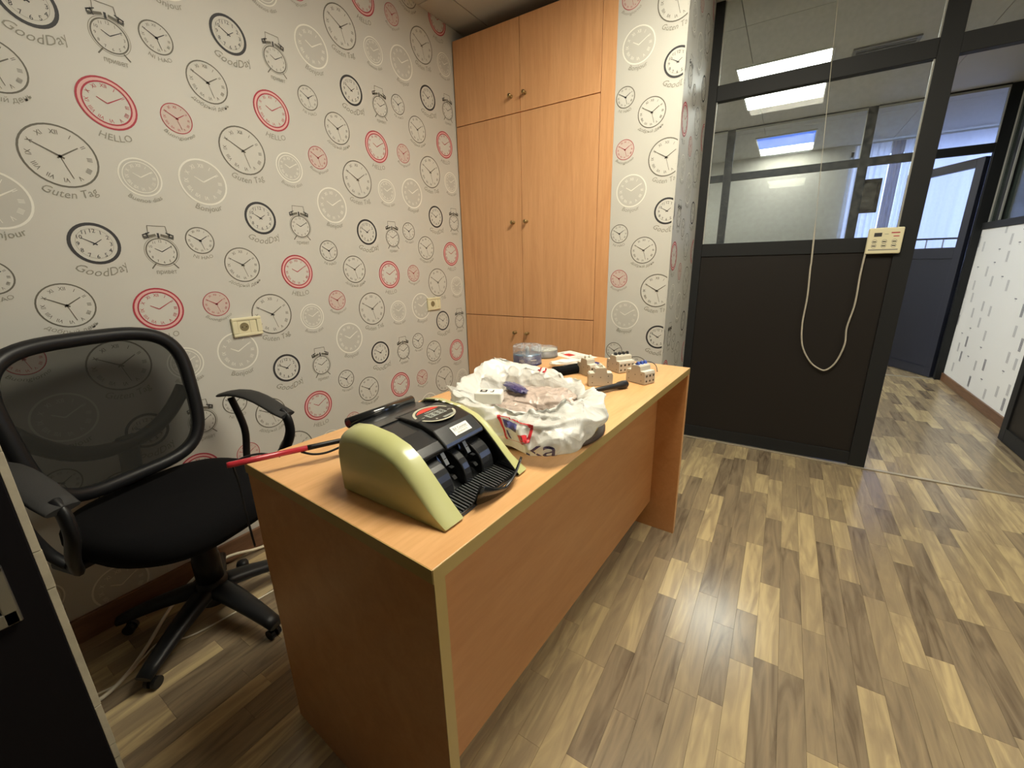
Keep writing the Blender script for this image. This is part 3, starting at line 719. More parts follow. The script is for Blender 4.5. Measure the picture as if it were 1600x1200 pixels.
MB().lathe([(.045, .07), (.050, .10), (.047, .145), (.036, .16)], (bx, by, 0), 20).build('hub', m_plastic_black, ch)
MB().lathe([(.040, .15), (.040, .24), (.037, .245), (.037, .30), (.034, .305), (.034, .36), (.026, .365), (.026, .42)], (bx, by, 0), 20).build('column', m_plastic_black, ch)
mb = MB(); mb.box((-.12, -.07, .405), (.10, .11, .445)); mb.build('mechanism', m_plastic_black, ch, .008)
MB().tube([(0, .09, .42), (.02, .20, .415), (.03, .25, .42)], .006, 8).build('lever', m_plastic_black, ch)
# seat cushion
def superell(a, n): c, s = math.cos(a), math.sin(a); return (math.copysign(abs(c)**(2/n), c), math.copysign(abs(s)**(2/n), s))
mb = MB(); N = 48; prof = [(.90, .440), (.975, .447), (1.0, .470), (.995, .492), (.95, .512), (.82, .520), (.5, .519), (.0, .514)]
vs = []
for s_, z in prof:
    for i in range(N):
        ex, ey = superell(2*PI*i/N, 3.0); X = ex*.235*s_; Y = ey*.245*s_
        zz = z-(max(0, X-.12)**2)*1.6
        vs.append((X+.015, Y, zz))
fs = []
for k in range(len(prof)-1):
    for i in range(N): j = (i+1) % N; fs.append((k*N+i, k*N+j, (k+1)*N+j, (k+1)*N+i))
fs.append(tuple(range(N-1, -1, -1))); mb.add(vs, fs, 0, True); mb.build('seat', m_fabric, ch)
# backrest
def back_pt(l, z, off=0):
    t = (z-.58)/.40; return (-.125-.055*t-.10*(1-(l/.23)**2)*.28+off+.018, l, z)
frame = []
hw0, hw1 = .212, .238
zb0, zb1 = .565, .985
corners = []
N = 64
for i in range(N):
    a = 2*PI*i/N; ex, ey = superell(a, 3.7); z = (zb0+zb1)/2+ey*(zb1-zb0)/2; t = (z-zb0)/(zb1-zb0); l = -.022+ex*(hw0+(hw1-hw0)*t); corners.append((l, z))
MB().tube([back_pt(l, z) for l, z in corners], .0205, 10, closed=True, flat=1.0).build('back_frame', m_plastic_black, ch)
MB().tube([back_pt(l*.965, z+(.775-z)*.03, .012) for l, z in corners], .0045, 8, closed=True).build('back_piping', m_plastic_black, ch)
G = 14; vs = []; fs = []
rings = [1.0, .8, .6, .4, .2, .0]
for s_ in rings:
    for l, z in corners: vs.append(back_pt(l*s_, .775+(z-.775)*s_, .006))
for k in range(len(rings)-1):
    for i in range(N): j = (i+1) % N; fs.append((k*N+i, k*N+j, (k+1)*N+j, (k+1)*N+i))
mb = MB(); mb.add(vs, fs, 0, True); o = mb.build('back_mesh', m_mesh, ch); o['label'] = 'see-through dark mesh panel'
pts = []
for i in range(21):
    l = -.235+.43*i/20; z = .655+.13*abs((l+.02)/.215)**2.4; pts.append(Vector(back_pt(l, z, -.022)))
MB().tube(pts, .022, 8, flat=1.0, up=(1, 0, 0)).build('lumbar_bar', m_plastic_black, ch)
mb = MB(); mb.tube(spline([(-.10, 0, .415), (-.17, 0, .425), (-.195, 0, .50), (-.175, 0, .60), (-.165, 0, .68)], 5), .030, 8, flat=.4, up=(1, 0, 0)); mb.build('back_spine', m_plastic_black, ch)
for sgn in (-1, 1):
    y = .303*sgn+(.0 if sgn > 0 else -.005)
    pad = []
    for i in range(9):
        t = i/8; x = -.145+.30*t; z = .722+.022*math.sin(PI*min(1, t*1.1))-.052*t*t; pad.append((x, y, z))
    MB().tube(pad, [.022, .029, .033, .035, .035, .035, .035, .034, .031], 12, flat=.30, up=(0, 0, 1)).build('arm_pad', m_arm, ch)
    fr = spline([(.125, y, .682), (.150, y, .655), (.150, y, .60), (.110, y*.985, .53), (.060, y*.92, .475), (.0, y*.86, .452), (-.05, y*.82, .450)], 6)
    MB().tube(fr, .019, 10, flat=.65, up=(0, 1, 0)).build('arm_support', m_plastic_black, ch)
    MB().tube(spline([(-.10, y, .715), (-.06, y*.99, .60), (-.05, y*.92, .50), (-.03, y*.86, .452)], 5), .013, 10, flat=.8).build('arm_strut', m_plastic_black, ch)
    mb = MB(); ya, yb = sorted((y*.83+.018*sgn, y*.45)); mb.box((-.085, ya, .432), (.005, yb, .448)); mb.build('arm_bracket', m_plastic_black, ch, .004)

# ------------------------------------------------------------------ wall sockets
def socket(yc, zc, label):
    s = tag(empty('wall_socket', (XW, yc, zc)), label, 'socket', 'wall sockets on the clock wallpaper')
    mb = MB()
    for a, b in (((-.056, -.037), (.056, -.025)), ((-.056, .025), (.056, .037)), ((-.056, -.025), (-.036, .025)), ((.036, -.025), (.056, .025))): mb.box((0, a[0], a[1]), (.012, b[0], b[1]))
    mb.build('frame', m_socket, s, .003)
    ins = boxo('insert', (0, -.0355, -.0245), (.009, .0355, .0245), m_socket, s, .001)
    MB().lathe([(.0195, .0092), (.0185, .0098), (.017, .0093)], (0, -.012, 0), 24, axis=0, cap=False).build('socket_ring', m_socket, ins)
    MB().lathe([(.017, .0091), (.001, .0091)], (0, -.012, 0), 24, axis=0, cap=False).build('socket_well', simple('socket_shadow', (.22, .18, .09), .6), ins)
    mb = MB(); mb.box((.0088, .0095, -.0235), (.0094, .0100, .0235)); mb.lathe([(.0025, .0093), (.0025, .0096)], (0, -.020, 0), 8, axis=0); mb.lathe([(.0025, .0093), (.0025, .0096)], (0, -.004, 0), 8, axis=0); mb.build('contact_hole', m_hole, ins)
    return s
socket(.842, .945, 'cream wall socket above the chair, nearer of the two')
socket(1.932, .940, 'smaller looking cream wall socket beside the wardrobe')

# ------------------------------------------------------------------ money counter (faces +x)
mc = tag(empty('banknote_counter', (-.390, .446, .75), -.02), 'black banknote counting machine with pale green side shells on the desk', 'machine')
PX = [(-.275, .003), (-.290, .055), (-.290, .092), (-.282, .112), (-.262, .125), (-.224, .130), (-.166, .124), (-.125, .111), (-.101, .095), (-.071, .065), (-.041, .033), (-.012, .005), (-.016, .001), (-.03, .0005)]
PX = [(x, max(z, .001)) for x, z in PX]
MW = .208
def shell(y0, y1, outer):
    """cream shell: outer face inset (rounded) on the outer side"""
    mb = MB(); c = (-.15, .05); n = len(PX); layers = []
    steps = [(0, 1.0), (.25, 1.0), (.5, .985), (.72, .95), (.88, .90), (1.0, .83)]
    vs = []
    for t, s_ in steps:
        y = y0+(y1-y0)*t if outer > 0 else y1+(y0-y1)*t
        for x, z in PX:
            wx = .55*min(1, z/.03); vs.append((x+(c[0]-x)*(1-s_)*wx, y, .001+(z-.001)*s_))
    fs = []
    for k in range(len(steps)-1):
        for i in range(n): j = (i+1) % n; fs.append((k*n+i, k*n+j, (k+1)*n+j, (k+1)*n+i))
    fs += [tuple(range(n)), tuple((len(steps)-1)*n+i for i in range(n-1, -1, -1))]
    mb.add(vs, fs, 0, True); return mb
sh = shell(-.022, .020, -1).build('side_shell', m_cream_green, mc); sh['label'] = 'pale yellow-green plastic shell'
sh2 = shell(MW-.014, MW+.016, 1).build('side_shell', m_cream_green, mc); sh2['label'] = 'pale yellow-green plastic shell'
for s_ in (sh, sh2):
    for p in s_.data.polygons: p.use_smooth = len(p.vertices) == 4
    em = s_.modifiers.new('es', 'EDGE_SPLIT'); em.split_angle = math.radians(50)
# black top cover: follows the profile from the back to the lip over the note pocket
top = [(-.285, .095), (-.262, .114), (-.214, .121), (-.152, .115), (-.113, .101), (-.098, .089), (-.100, .080), (-.13, .085), (-.285, .07)]
MB().prism(top, 1, .0195, MW-.0135).build('top_cover', m_satin_dark, mc, .002)
# raised display console on the right part of the cover
con = [(-.262, .112), (-.214, .1275), (-.165, .1265), (-.125, .116), (-.096, .094), (-.092, .086), (-.11, .088), (-.2, .108)]
co = MB().prism(con, 1, .076, MW-.020).build('display_console', m_satin_dark, mc, .003)
def on_console(u, v, g):
    # u along y (0 at machine left), v from front edge back, plane through (-.214,.1275)-(-.125,.116)
    ax = Vector((-.150, 0, .1238)); t = Vector((-1, 0, .055)).normalized(); nrm = Vector((.055, 0, 1)).normalized()
    return ax+Vector((0, u-.012, 0))+t*v+nrm*(g+.0012)
F = Flat(); cc = (.143, .022); n = 36
def ell(F, c, rx, ry, m, l, n=36): F.add([(c[0]+rx*math.cos(2*PI*i/n), c[1]+ry*math.sin(2*PI*i/n)) for i in range(n)], [tuple(range(n))], m, l)
ell(F, cc, .046, .040, 1, 0); ell(F, cc, .041, .035, 0, 1)
arc = [(cc[0]+.038*math.cos(a), cc[1]+.032*math.sin(a)) for a in [math.radians(35+110*i/14) for i in range(15)]]
F.add(arc, [tuple(range(15))], 2, 2)
F.rect(.119, .009, .167, .028, 4, 3)
for i in range(3): F.text('8', (.128+i*.0155, .0115), .020, 0, l=4, xs=.9)
F.text('COUNTER', (.143, .0315), .0065, 3, l=5)
F.text('UV', (.110, .018), .006, 3, l=3); F.text('MG', (.177, .012), .006, 3, l=3); F.text('IR', (.125, -.004), .006, 3, l=3)
F.rect(.139, -.010, .171, -.003, 4, 2)
F.build('display_panel', [m_gloss_black, simple('chrome_cream', (.75, .74, .58), .25, metal=.4), simple('red_arc', (.75, .06, .04), .4), m_white, simple('lcd_grey', (.28, .30, .27), .4)], on_console, co, gap=.0002)
def on_front(u, v, g):   # sloping front strip of the console
    a = Vector((-.125, 0, .116)); b = Vector((-.096, 0, .094)); t = (a-b).normalized(); nrm = Vector((-t.z, 0, t.x)); nrm = -nrm if nrm.z < 0 else nrm
    return b+t*v+Vector((0, u-.012, 0))+nrm*(g+.0008)
F = Flat(); F.rect(.125, .007, .173, .028, 0, 0)
F.text('Bill Counter', (.149, .0185), .0080, 1, l=1); F.rect(.129, .0165, .169, .0170, 1, 1); F.text('BANKNOTE', (.149, .0100), .0055, 2, l=1)
F.build('name_sticker', [m_white, m_print_black, m_print_text], on_front, co, gap=.0002)
F = Flat()
for i, v_ in enumerate((.010, .030, .052, .072)):
    F.rect(.2005, v_-.004, .2075, v_+.004, 0, 1); F.text(('+', 'C', 'S', 'M')[i], (.204, v_-.002), .006, 1, l=2)
F.build('button_marks', [m_white, m_print_black], on_console, co, gap=.0003)
for ya in (-.0, MW-.0160): MB().prism([(x*.985-.002, max(.001, z*.975)) for x, z in PX], 1, ya+(.0205 if ya <= 0 else 0), ya+(.0215 if ya <= 0 else .0018)).build('inner_wall', m_gloss_black, mc)
# rear hopper bar and back plate
MB().tube([(-.302, .022, .116), (-.302, MW-.016, .116)], .0105, 14).build('rear_bar', m_gloss_black, mc)
mb = MB(); mb.prism([(-.30, .10), (-.245, .112), (-.215, .1215), (-.214, .124), (-.25, .119), (-.30, .112)], 1, .022, MW-.016); mb.build('hopper_plate', m_satin_dark, mc, .001)
# pocket: dark back, floor with ribs, feed wheels
mb = MB(); mb.prism([(-.29, .004), (-.29, .072), (-.13, .084), (-.118, .070), (-.112, .05), (-.10, .03), (-.075, .014), (-.020, .007), (-.020, .002)], 1, .0195, MW-.0135); mb.build('inner_body', m_gloss_black, mc, .001)
for yc, hw in ((.044, .017), (.104, .010), (.164, .018)):
    prof = [(-.12, .075)]+[(-.118+.052*math.sin(a), .022+.052*math.cos(a)) for a in [math.radians(5+12*i) for i in range(8)]]+[(-.066, .011), (-.12, .011)]
    MB().prism(prof, 1, yc-hw, yc+hw).build('guide_block', m_satin_dark, mc, .003)
for yc in (.073, .135):
    mb = MB()
    for k in range(10):
        a0 = 2*PI*k/10; c0 = (-.108, .038)
        p = [(c0[0]+.012*math.cos(a0), c0[1]+.012*math.sin(a0)), (c0[0]+.036*math.cos(a0+.55), c0[1]+.036*math.sin(a0+.55)), (c0[0]+.030*math.cos(a0+.72), c0[1]+.030*math.sin(a0+.72)), (c0[0]+.012*math.cos(a0+.5), c0[1]+.012*math.sin(a0+.5))]
        mb.prism(p, 1, yc-.004, yc+.004)
    mb.build('stacker_wheel', m_satin_dark, mc)
    MB().prism([(-.113, .087), (-.104, .084), (-.088, .060), (-.092, .057), (-.110, .072)], 1, yc-.006, yc+.003).build('note_finger', m_steel, mc)
mb = MB()
for i in range(30):
    y = .024+i*.0075
    if y < MW-.018: mb.prism([(-.070, .0135), (-.022, .007), (-.022, .0095), (-.070, .0165)], 1, y, y+.0032)
mb.build('floor_rib', simple('rib_grey', (.07, .075, .075), .25), mc)
# curved catch plate standing up in front
mb = MB(); N = 18; vs = []
for i in range(N+1):
    t = i/N; y = .062+t*.130; e = abs(2*t-1); x = -.022+.016*(1-e**2); zt = .014+.032*e**1.3
    vs += [(x+.002, y, .002), (x+.012*zt/.04+.005, y, zt), (x+.012*zt/.04, y, zt+.001), (x-.004, y, .002)]
fs = []
for i in range(N):
    for k in range(4): fs.append((4*i+k, 4*i+(k+1) % 4, 4*i+4+(k+1) % 4, 4*i+4+k))
fs += [(0, 1, 2, 3), (4*N+3, 4*N+2, 4*N+1, 4*N)]
mb.add(vs, fs, 0, True); mb.build('catch_plate', m_gloss_black, mc)
mb = MB(); mb.prism([(-.285, 0), (-.285, .005), (-.022, .005), (-.018, .002), (-.022, 0)], 1, .0195, MW-.0135); mb.build('base_plate', m_plastic_black, mc, .001)

# ------------------------------------------------------------------ round trivet and carrier bag
BC = Vector((-.498, .893, .75))
tv = tag(empty('round_trivet', (-.487, .900, .75)), 'dark brown round mat with a golden straw ring beneath the white bag', 'mat')
MB().lathe([(.02, .001), (.154, .001), (.162, .004), (.162, .010), (.156, .013), (.02, .013)], (0, 0, 0), 48).build('disc', m_brown, tv)
MB().lathe([(.118, .0128), (.122, .018), (.138, .019), (.146, .0128)], (0, 0, 0), 48, cap=False).build('straw_ring', m_gold, tv)
RIM = [(-180, .230, .095), (-150, .215, .088), (-120, .165, .080), (-90, .130, .072), (-60, .115, .070), (-30, .110, .078), (0, .120, .078), (30, .140, .070), (60, .160, .064), (90, .195, .070), (120, .225, .092), (150, .250, .120), (180, .230, .095)]
OUT = [(-180, .230), (-150, .212), (-120, .190), (-90, .175), (-60, .222), (-40, .220), (-20, .185), (0, .170), (40, .170), (60, .172), (80, .188), (110, .212), (150, .235), (180, .230)]
def lerp(tab, a, k):
    for p, q in zip(tab, tab[1:]):
        if p[0] <= a <= q[0]:
            t = (a-p[0])/(q[0]-p[0]); t = t*t*(3-2*t); return p[k]+(q[k]-p[k])*t
    return tab[-1][k]
def facets(p):
    q = p+Vector((noise.noise(p*9), noise.noise(p*9+Vector((5, 5, 5))), 0))*.03
    r1 = 1-abs(noise.noise(q*11+Vector((4, 2, 9))))*2.2; r2 = 1-abs(noise.noise(q*24+Vector((1, 8, 3))))*2.2; r3 = 1-abs(noise.noise(Vector((q.x*60, q.y*60, q.z*22))))*2.2
    return max(r1, 0)**2.5*.017+max(r2, 0)**3*.006-.008
def bagp(a, t):
    """a degrees, t 0 base .. 1 rim (outside), 1..2 inside down to the middle"""
    a = (a+180) % 360-180
    R, H = lerp(RIM, a, 1), lerp(RIM, a, 2); O = lerp(OUT, a, 1); base = O*(.94 if -100 < a < 0 else .86)
    if t < .5: q = t/.5; r = base+(O-base)*math.sin(q*PI/2); h = .003+.042*(1-math.cos(q*PI/2))
    elif t < 1: q = (t-.5)/.5; r = O+(R-O)*(1-math.cos(q*PI/2)); h = .045+(H-.045)*math.sin(q*PI/2)
    else:
        q = t-1
        if q < .5: r = R*(1-.22*math.sin(q*PI)); h = H-(H-.028)*math.sin(q*PI/2*1.0/.5*.5)**1.0*1.0 if False else H-(H-.024)*(1-math.cos(q*PI))
        else: r = R*.78*(1-(q-.5)/.5); h = .024-.004*(q-.5)
    A = math.radians(a); p = Vector((r*math.cos(A), r*math.sin(A), h))
    amp = .25+.75*min(1, t*2.0)
    if t > 1.5: amp *= .5
    n1 = noise.noise(p*12+Vector((3, 1, 7))); fa = facets(p)
    sg = 1 if t <= 1 else -1
    rad = Vector((math.cos(A), math.sin(A), .5*math.sin(min(t, 1)*PI/2)))
    p += rad*((n1*.014+fa*1.25*sg)*amp)
    fl = math.exp(-((t-1)/.10)**2)
    p.z += fl*(noise.noise(Vector((a*.055, 3, 1)))*.020+noise.noise(Vector((a*.17, 7, 1)))*.008)
    p.z = max(p.z, .0025 if t < .3 else .006)
    return BC+Vector((0, 0, .014))+p
NA, NT = 216, 72
vs = [bagp(360*i/NA, 2*k/NT*.985) for k in range(NT+1) for i in range(NA)]
fs = [(k*NA+i, k*NA+(i+1) % NA, (k+1)*NA+(i+1) % NA, (k+1)*NA+i) for k in range(NT) for i in range(NA)]
fs.append(tuple(NT*NA+i for i in range(NA)))
bag = tag(empty('carrier_bag', (0, 0, 0)), 'crumpled white plastic carrier bag lying open on the desk beside the banknote counter', 'bag')
mb = MB(); mb.add(vs, fs, 0, True); mb.build('sack', m_bag, bag, fix=True)
def on_bag(u, v, g):   # u degrees, v = t
    p = bagp(u, v); q = bagp(u+2, v)-p; w_ = bagp(u, v+.02)-p; n = q.cross(w_).normalized()
    n = n if n.dot(p-BC-Vector((0, 0, .03))) > 0 else -n
    return p+n*(g+.0022)
F = Flat()
def grid_poly(F, pts, m, l):   # subdivided strip between points
    for p, q, w_ in pts: 
        n = 28
        for i in range(n):
            a = (p[0]+(q[0]-p[0])*i/n, p[1]+(q[1]-p[1])*i/n); b = (p[0]+(q[0]-p[0])*(i+1)/n, p[1]+(q[1]-p[1])*(i+1)/n)
            F.add([(a[0]-w_[0], a[1]-w_[1]), (b[0]-w_[0], b[1]-w_[1]), (b[0]+w_[0], b[1]+w_[1]), (a[0]+w_[0], a[1]+w_[1])], [(0, 1, 2, 3)], m, l)
def fillq(F, q, m, l, n=12):
    P = lambda s, t: tuple((q[0][k]*(1-s)+q[1][k]*s)*(1-t)+(q[3][k]*(1-s)+q[2][k]*s)*t for k in (0, 1))
    for i in range(n):
        for j in range(n): F.add([P(i/n, j/n), P((i+1)/n, j/n), P((i+1)/n, (j+1)/n), P(i/n, (j+1)/n)], [(0, 1, 2, 3)], m, l)
Q = [(-96, .78), (-64, .74), (-66, .42), (-84, .30)]
for i in range(4): grid_poly(F, [(Q[i], Q[(i+1) % 4], (1.0, .010))], 0, 1)
fillq(F, [(-92, .72), (-76, .70), (-74, .56), (-87, .55)], 1, 1)
fillq(F, [(-74, .52), (-67, .56), (-67, .42), (-71, .42)], 0, 2, 4)
fillq(F, [(-86, .50), (-83, .50), (-79, .36), (-81, .36)], 1, 1, 4)
gv, gf = glyphs('ka', 3)
F.add([(-59+x*20, .17+y*.50) for x, y in gv], gf, 2, 1)
F.build('bag_print', [m_redp, m_navy, m_purple], on_bag, bag, gap=.0002)
F = Flat()
for o_ in (0, 5): grid_poly(F, [((112+o_*.8, 1.06), (115+o_*.8, 1.16), (.6, 0))], 0, 1)
F.build('bag_marks', [m_redp], lambda u, v, g: on_bag(u, v, 0)+Vector((.006, -.006, .004)), bag)
# contents
def blob(name, c, s, seed, mat, parent=None, rz=0, amp=.22, fr=2.6):
    bm = bmesh.new(); bmesh.ops.create_icosphere(bm, subdivisions=4, radius=1)
    for v_ in bm.verts:
        p = v_.co.copy(); k = 1+amp*noise.noise(p*fr+Vector((seed, 0, 0)))+amp*.5*(1-2*abs(noise.noise(p*fr*2.3+Vector((0, seed, 0)))))-amp*.25
        v_.co = Vector((p.x*s[0]*k, p.y*s[1]*k, p.z*s[2]*k))
    for f_ in bm.faces: f_.smooth = True
    me = bpy.data.meshes.new(name); bm.to_mesh(me); bm.free(); me.materials.append(mat)
    o = bpy.data.objects.new(name, me); COL.objects.link(o); o.location = c; o.rotation_euler = (0, 0, rz)
    if parent: o.parent = parent
    return o
po = tag(blob('plastic_pouch', (-.535, .960, .798), (.115, .085, .030), 3, m_pouch, rz=.5), 'crumpled pinkish transparent plastic pouch inside the white bag', 'pouch')
fl = tag(blob('purple_wrapper', (-.590, .935, .833), (.058, .020, .008), 8, m_purple, rz=-.55, amp=.25, fr=3.5), 'glossy purple strip of wrapper on the pinkish pouch', 'wrapper')
gl_ = tag(blob('grey_pouch', (-.545, .860, .798), (.065, .040, .018), 11, m_pouch, rz=-.3), 'small greyish plastic pouch beside the white box in the bag', 'pouch')
bx_ = tag(empty('small_box', (-.590, .812, .842), math.radians(25)), 'small white box with black marks at the edge of the bag', 'box')
boxo('carton', (-.034, -.022, -.014), (.034, .022, .014), m_paper, bx_, .003)
F = Flat(); F.rect(-.022, -.010, -.004, .008, 0, 1); F.rect(-.017, -.005, -.009, .003, 1, 2); F.rect(.004, -.010, .012, -.006, 0, 1); F.rect(.010, -.010, .013, .006, 0, 1)
F.build('mark', [m_print_black, m_paper], lambda u, v_, g: (u, v_, .0142+g), bx_)

# ------------------------------------------------------------------ things on the far half of the desk
def disc_tub(loc, r, h, hb, base_m, disc_m, label, dome=True):
    t = tag(empty('disc_spindle', loc), label, 'disc case', 'disc tubs on the desk')
    MB().lathe([(r*.5, 0), (r, 0), (r, .006), (r*.97, .008), (r*.97, hb), (r*.5, hb)], (0, 0, 0), 40).build('base', base_m, t)
    MB().lathe([(.012, hb+.0005), (r*.93, hb+.0005), (r*.93, hb+.004), (.012, hb+.004)], (0, 0, 0), 40).build('disc_stack', disc_m, t)
    MB().lathe([(.008, hb+.004), (.008, h-.010), (.005, h-.006)], (0, 0, 0), 16).build('spindle', m_gasket, t)
    if dome: MB().lathe([(r*.985, .008), (r*.985, h-.006), (r*.96, h), (.002, h)], (0, 0, 0), 40, cap=False).build('dome', m_clear, t)
    return t
t = disc_tub((-.885, 1.505, .7505), .062, .080, .040, simple('navy_tub', (.025, .025, .10), .3), m_disc, 'round clear disc tub with navy base and blue discs')
def on_cyl(r, z0):
    return lambda u, v_, g: ((r+g+.0015)*math.cos(u/r-1.25), (r+g+.0015)*math.sin(u/r-1.25), z0+v_)
F = Flat(); F.text('HD', (-.012, .020), .013, 0, l=1); F.build('tub_lettering', [m_white], on_cyl(.0605, 0), t)
F = Flat(); F.rect(.026, .024, .052, .027, 0, 1); F.build('tub_stripe', [m_white], on_cyl(.0605, 0), t)
disc_tub((-.890, 1.668, .7505), .062, .042, .030, m_spind_grey, m_disc_cream, 'low grey disc spindle with cream top disc beside the blue tub', True)
pp = tag(empty('paper_sheet', (-.775, 1.735, .7503), -.45), 'white printed paper with a red square lying behind the disc tubs', 'paper')
boxo('sheet', (-.095, -.060, 0), (.095, .060, .0012), m_paper, pp)
F = Flat(); F.rect(-.045, -.028, .005, .012, 0, 1)
for i in range(4): F.rect(.025, -.03+i*.014, .08, -.027+i*.014, 1, 1)
F.rect(-.075, -.02, -.06, .0, 1, 1)
F.build('sheet_print', [m_redp, m_print_text], lambda u, v_, g: (u, v_, .0012+g), pp)
tg = tag(empty('rolled_tissue', (-.715, 1.525, .7505), .75), 'small cream crumpled roll lying behind the black pouch', 'tissue')
o = blob('roll', (0, 0, .017), (.065, .020, .014), 21, m_paper, tg)
wt = tag(empty('black_pouch', (-.655, 1.440, .7505), 1.05), 'small black zip pouch with a loose strap behind the bag', 'pouch')
boxo('body', (-.075, -.026, 0), (.065, .026, .030), m_fabric, wt, .010)
MB().tube([(-.065, .0, .0305), (0, .002, .0315), (.055, 0, .0305)], .0022, 6).build('zip', m_satin_dark, wt)
MB().tube(spline([(.06, .01, .020), (.085, .014, .022), (.10, -.004, .012), (.088, -.020, .004), (.070, -.022, .010)], 5), .0028, 6).build('strap', m_fabric, wt)
bt = tag(empty('black_baton', (-.450, 1.262, .764), math.atan2(.139, .074)), 'black tapered handle sticking out from behind the white bag', 'handle')
MB().lathe([(.0075, -.14), (.0085, .02), (.0095, .05), (.0125, .060), (.0135, .075), (.0130, .092), (.0095, .0975), (.004, .099)], (0, 0, 0), 20, axis=0).build('grip', m_plastic_black, bt)

def breaker(loc, rz, wdt, label, tog, open_lug=True, blue_bar=False, n=1):
    """local x: along the profile (front towards +x end), local y: module width, z up"""
    t = tag(empty('circuit_breaker', loc, rz), label, 'breaker', 'circuit breakers on the far end of the desk')
    prof = [(0, 0), (.080, 0), (.082, .004), (.082, .038), (.079, .044), (.062, .044), (.060, .060), (.056, .062), (.026, .062), (.022, .060), (.020, .044), (.004, .044), (0, .040)]
    MB().prism(prof, 1, 0, wdt).build('body', m_brk, t, .0008)
    mb = MB(); mb.box((.062, .0005, .044), (.079, wdt-.0005, .0452)); mb.box((.0035, .0005, .044), (.0195, wdt-.0005, .0452)); mb.box((.027, .0005, .062), (.0555, wdt-.0005, .0640)); mb.build('label_strip', m_brk_lt, t)
    per = wdt/n
    for i in range(n):
        y0 = per*(i+.5)
        MB().prism([(.034, .063), (.050, .063), (.046, .0735), (.040, .0745)], 1, y0-per*.28, y0+per*.28).build('toggle', tog, t, .0008)
        MB().lathe([(.0042, .0822), (.0042, .0829), (.0005, .0829)], (0, y0, .030), 12, axis=0, cap=False).build('terminal', m_hole, t)
        MB().lathe([(.0036, .0822), (.0036, .0829), (.0005, .0829)], (0, y0, .012), 12, axis=0, cap=False).build('terminal', m_hole, t)
    boxo('rail_clip', (.020, .002, -.0008), (.046, .006, .003), m_hole, t)
    mb = MB()
    for p in ((.012, .012), (.066, .012), (.012, .034), (.066, .034), (.040, .030)): mb.lathe([(.0018, -.0002), (.0018, .0004)], (p[0], 0, p[1]), 8, axis=1)
    mb.build('rivets', m_hole, t)['kind'] = 'stuff'
    return t
breaker((-.434, 1.432, .7512), -.41, .054, 'grey three-pole circuit breaker with blue toggle bar, nearest the desk end', m_blue, n=3)
breaker((-.522, 1.302, .7512), .55, .036, 'beige single circuit breaker just behind the black handle', m_brk_lt, n=2)
breaker((-.553, 1.560, .7512), -.62, .072, 'wide cream four-pole circuit breaker at the back of the group', m_satin_dark, n=4)
breaker((-.632, 1.455, .7512), -.55, .036, 'small grey circuit breaker beside the black zip pouch', m_brk_lt, n=2)
tp = tag(MB().lathe([(.024, 0), (.030, 0), (.0305, .010), (.0305, .018), (.024, .018), (.024, 0)], (-.610, 1.560, .7505), 28, cap=False).build('tape_ring', m_navy), 'dark blue ring of tape behind the small circuit breakers', 'tape')
wr = tag(MB().tube(spline([(-.50, 1.63, .7535), (-.46, 1.68, .762), (-.42, 1.69, .768), (-.385, 1.65, .766), (-.365, 1.60, .754)], 8), .0016, 6).build('black_wire', m_plastic_black), 'thin black wire arching behind the blue toggled breaker', 'wire')

# red tube and its cord at the end of the desk
rs = tag(empty('red_stick', (0, 0, 0)), 'thin red tube with black wand and cord overhanging the desk end', 'stick')
A_, B_ = Vector((-.893, .330, .787)), Vector((-.795, .530, .787))
def L_(t, dz=0): p = A_.lerp(B_, t); p.z += dz; return p
MB().tube([L_(0), L_(.02), L_(.66)], [.0058, .0062, .0062], 12).build('tube', m_redtube, rs)
MB().tube([L_(.655), L_(.70), L_(1.25)], [.0062, .0058, .0050], 12).build('wand', m_plastic_black, rs)
MB().tube(spline([L_(1.2, -.004), L_(1.0, -.010)+Vector((.006, 0, 0)), L_(.8, -.016)+Vector((.012, 0, 0)), L_(.68, -.014)+Vector((.010, 0, 0)), L_(.60, -.006)], 8), .0026, 8).build('cord', m_plastic_black, rs)
MB().tube(spline([L_(.42, -.006), L_(.28, .004)+Vector((-.018, 0, 0)), L_(.12, -.004)+Vector((-.018, -.008, 0)), (-.890, .343, .74), (-.880, .340, .66), (-.872, .339, .60)], 8), .0022, 8).build('cord', m_plastic_black, rs)
MB().tube([(-.800, .560, .7515), (-.800, .560, .782)], .006, 10).build('support_foot', m_plastic_black, rs)

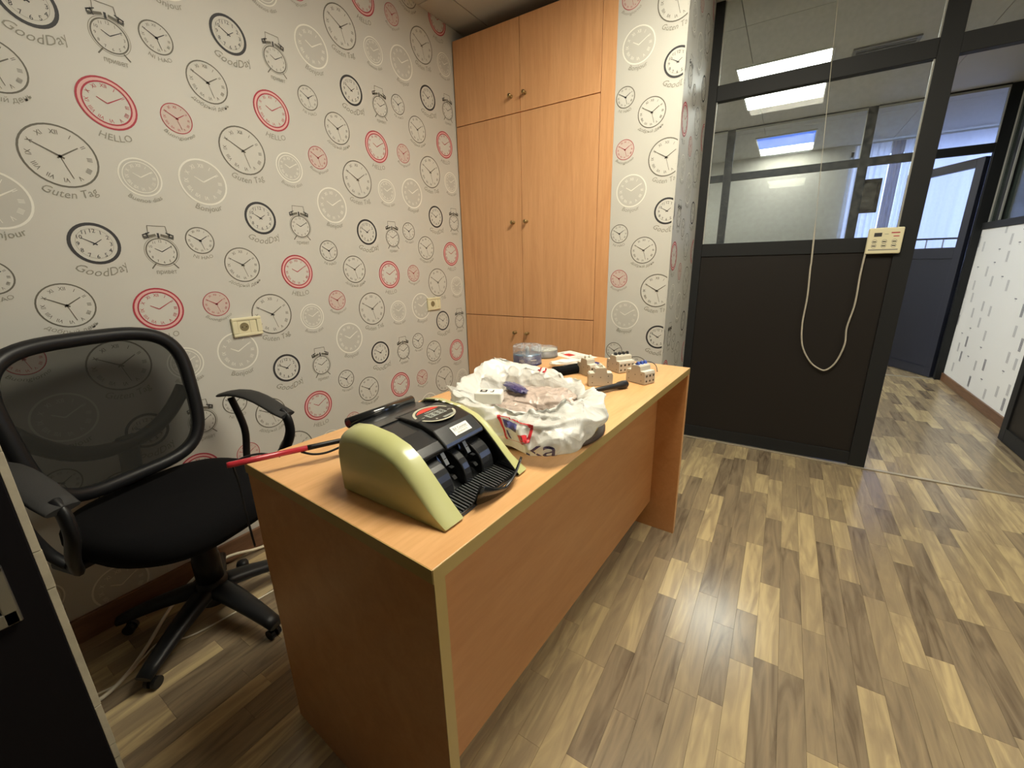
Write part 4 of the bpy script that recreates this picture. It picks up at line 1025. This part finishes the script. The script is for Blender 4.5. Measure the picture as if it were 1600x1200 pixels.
# ------------------------------------------------------------------ floor cables and power strip
cw = [(-1.33, -.10, .006), (-1.491, .072, .006), (-1.48, .119, .006), (-1.513, .185, .006), (-1.579, .252, .006), (-1.682, .339, .007), (-1.750, .415, .014), (-1.763, .462, .032), (-1.763, .523, .056), (-1.762, .56, .050), (-1.758, .613, .042), (-1.755, .70, .015), (-1.72, .85, .006)]
tag(MB().tube(spline(cw, 10), .0058, 8).build('white_cable', m_cable), 'white cable sweeping over the floor past the chair base', 'cable')
cw = [(-1.30, -.10, .004), (-1.50, .060, .004), (-1.500, .165, .004), (-1.562, .263, .004), (-1.553, .30, .004), (-1.50, .36, .004), (-1.47, .60, .004)]
tag(MB().tube(spline(cw, 10), .0028, 8).build('thin_cable', m_cable), 'thinner cream cable lying on the floor under the chair', 'cable')
ps = tag(empty('plug', (-1.690, .600, 0), .6), 'black plug at the end of a lead on the floor by the wall', 'plug')
MB().lathe([(.015, .0), (.021, .012), (.022, .03), (.018, .042), (.006, .046)], (0, 0, 0), 16).build('head', m_plastic_black, ps)
pst = tag(empty('power_strip', (-1.57, .80, 0), 1.45), 'cream power strip on the floor between chair and desk', 'power strip')
boxo('casing', (-.13, -.028, 0), (.13, .028, .038), m_socket, pst, .006)
for i in range(3): MB().lathe([(.0185, .0382), (.0185, .0388), (.001, .0388)], (-.08+i*.08, 0, 0), 16, cap=False).build('outlet', m_hole, pst)

# ------------------------------------------------------------------ dark door edge at the near left
nd = tag(empty('black_door_panel', (-.93, .066, 0), math.radians(0)), 'very dark door panel with chipped pale edge strip and steel bracket, bottom left corner', 'panel')
ang = math.atan2(.081, -1.22)
boxo('panel', (-.05, -.75, 0.01), (-.012, -.004, 2.0), m_black_pad, nd, .002)
mb = MB(); rr2 = random.Random(3); z = 0.0
while z < 2.0:
    hgt = rr2.uniform(.03, .30); mb.box((-.052, -.0035, z), (-.014+rr2.uniform(-.002, .001), .006+rr2.uniform(-.002, .0015), min(z+hgt-.0015, 2.0))); z += hgt
mb.build('edge_strip', m_pale_strip, nd, .0006)
br = MB(); br.box((-.012, -.115, .645), (-.002, -.038, .668)); br.box((-.012, -.054, .645), (-.002, -.036, .745)); br.box((-.012, -.115, .735), (-.002, -.036, .745)); br.build('steel_bracket', m_steel, nd, .002)
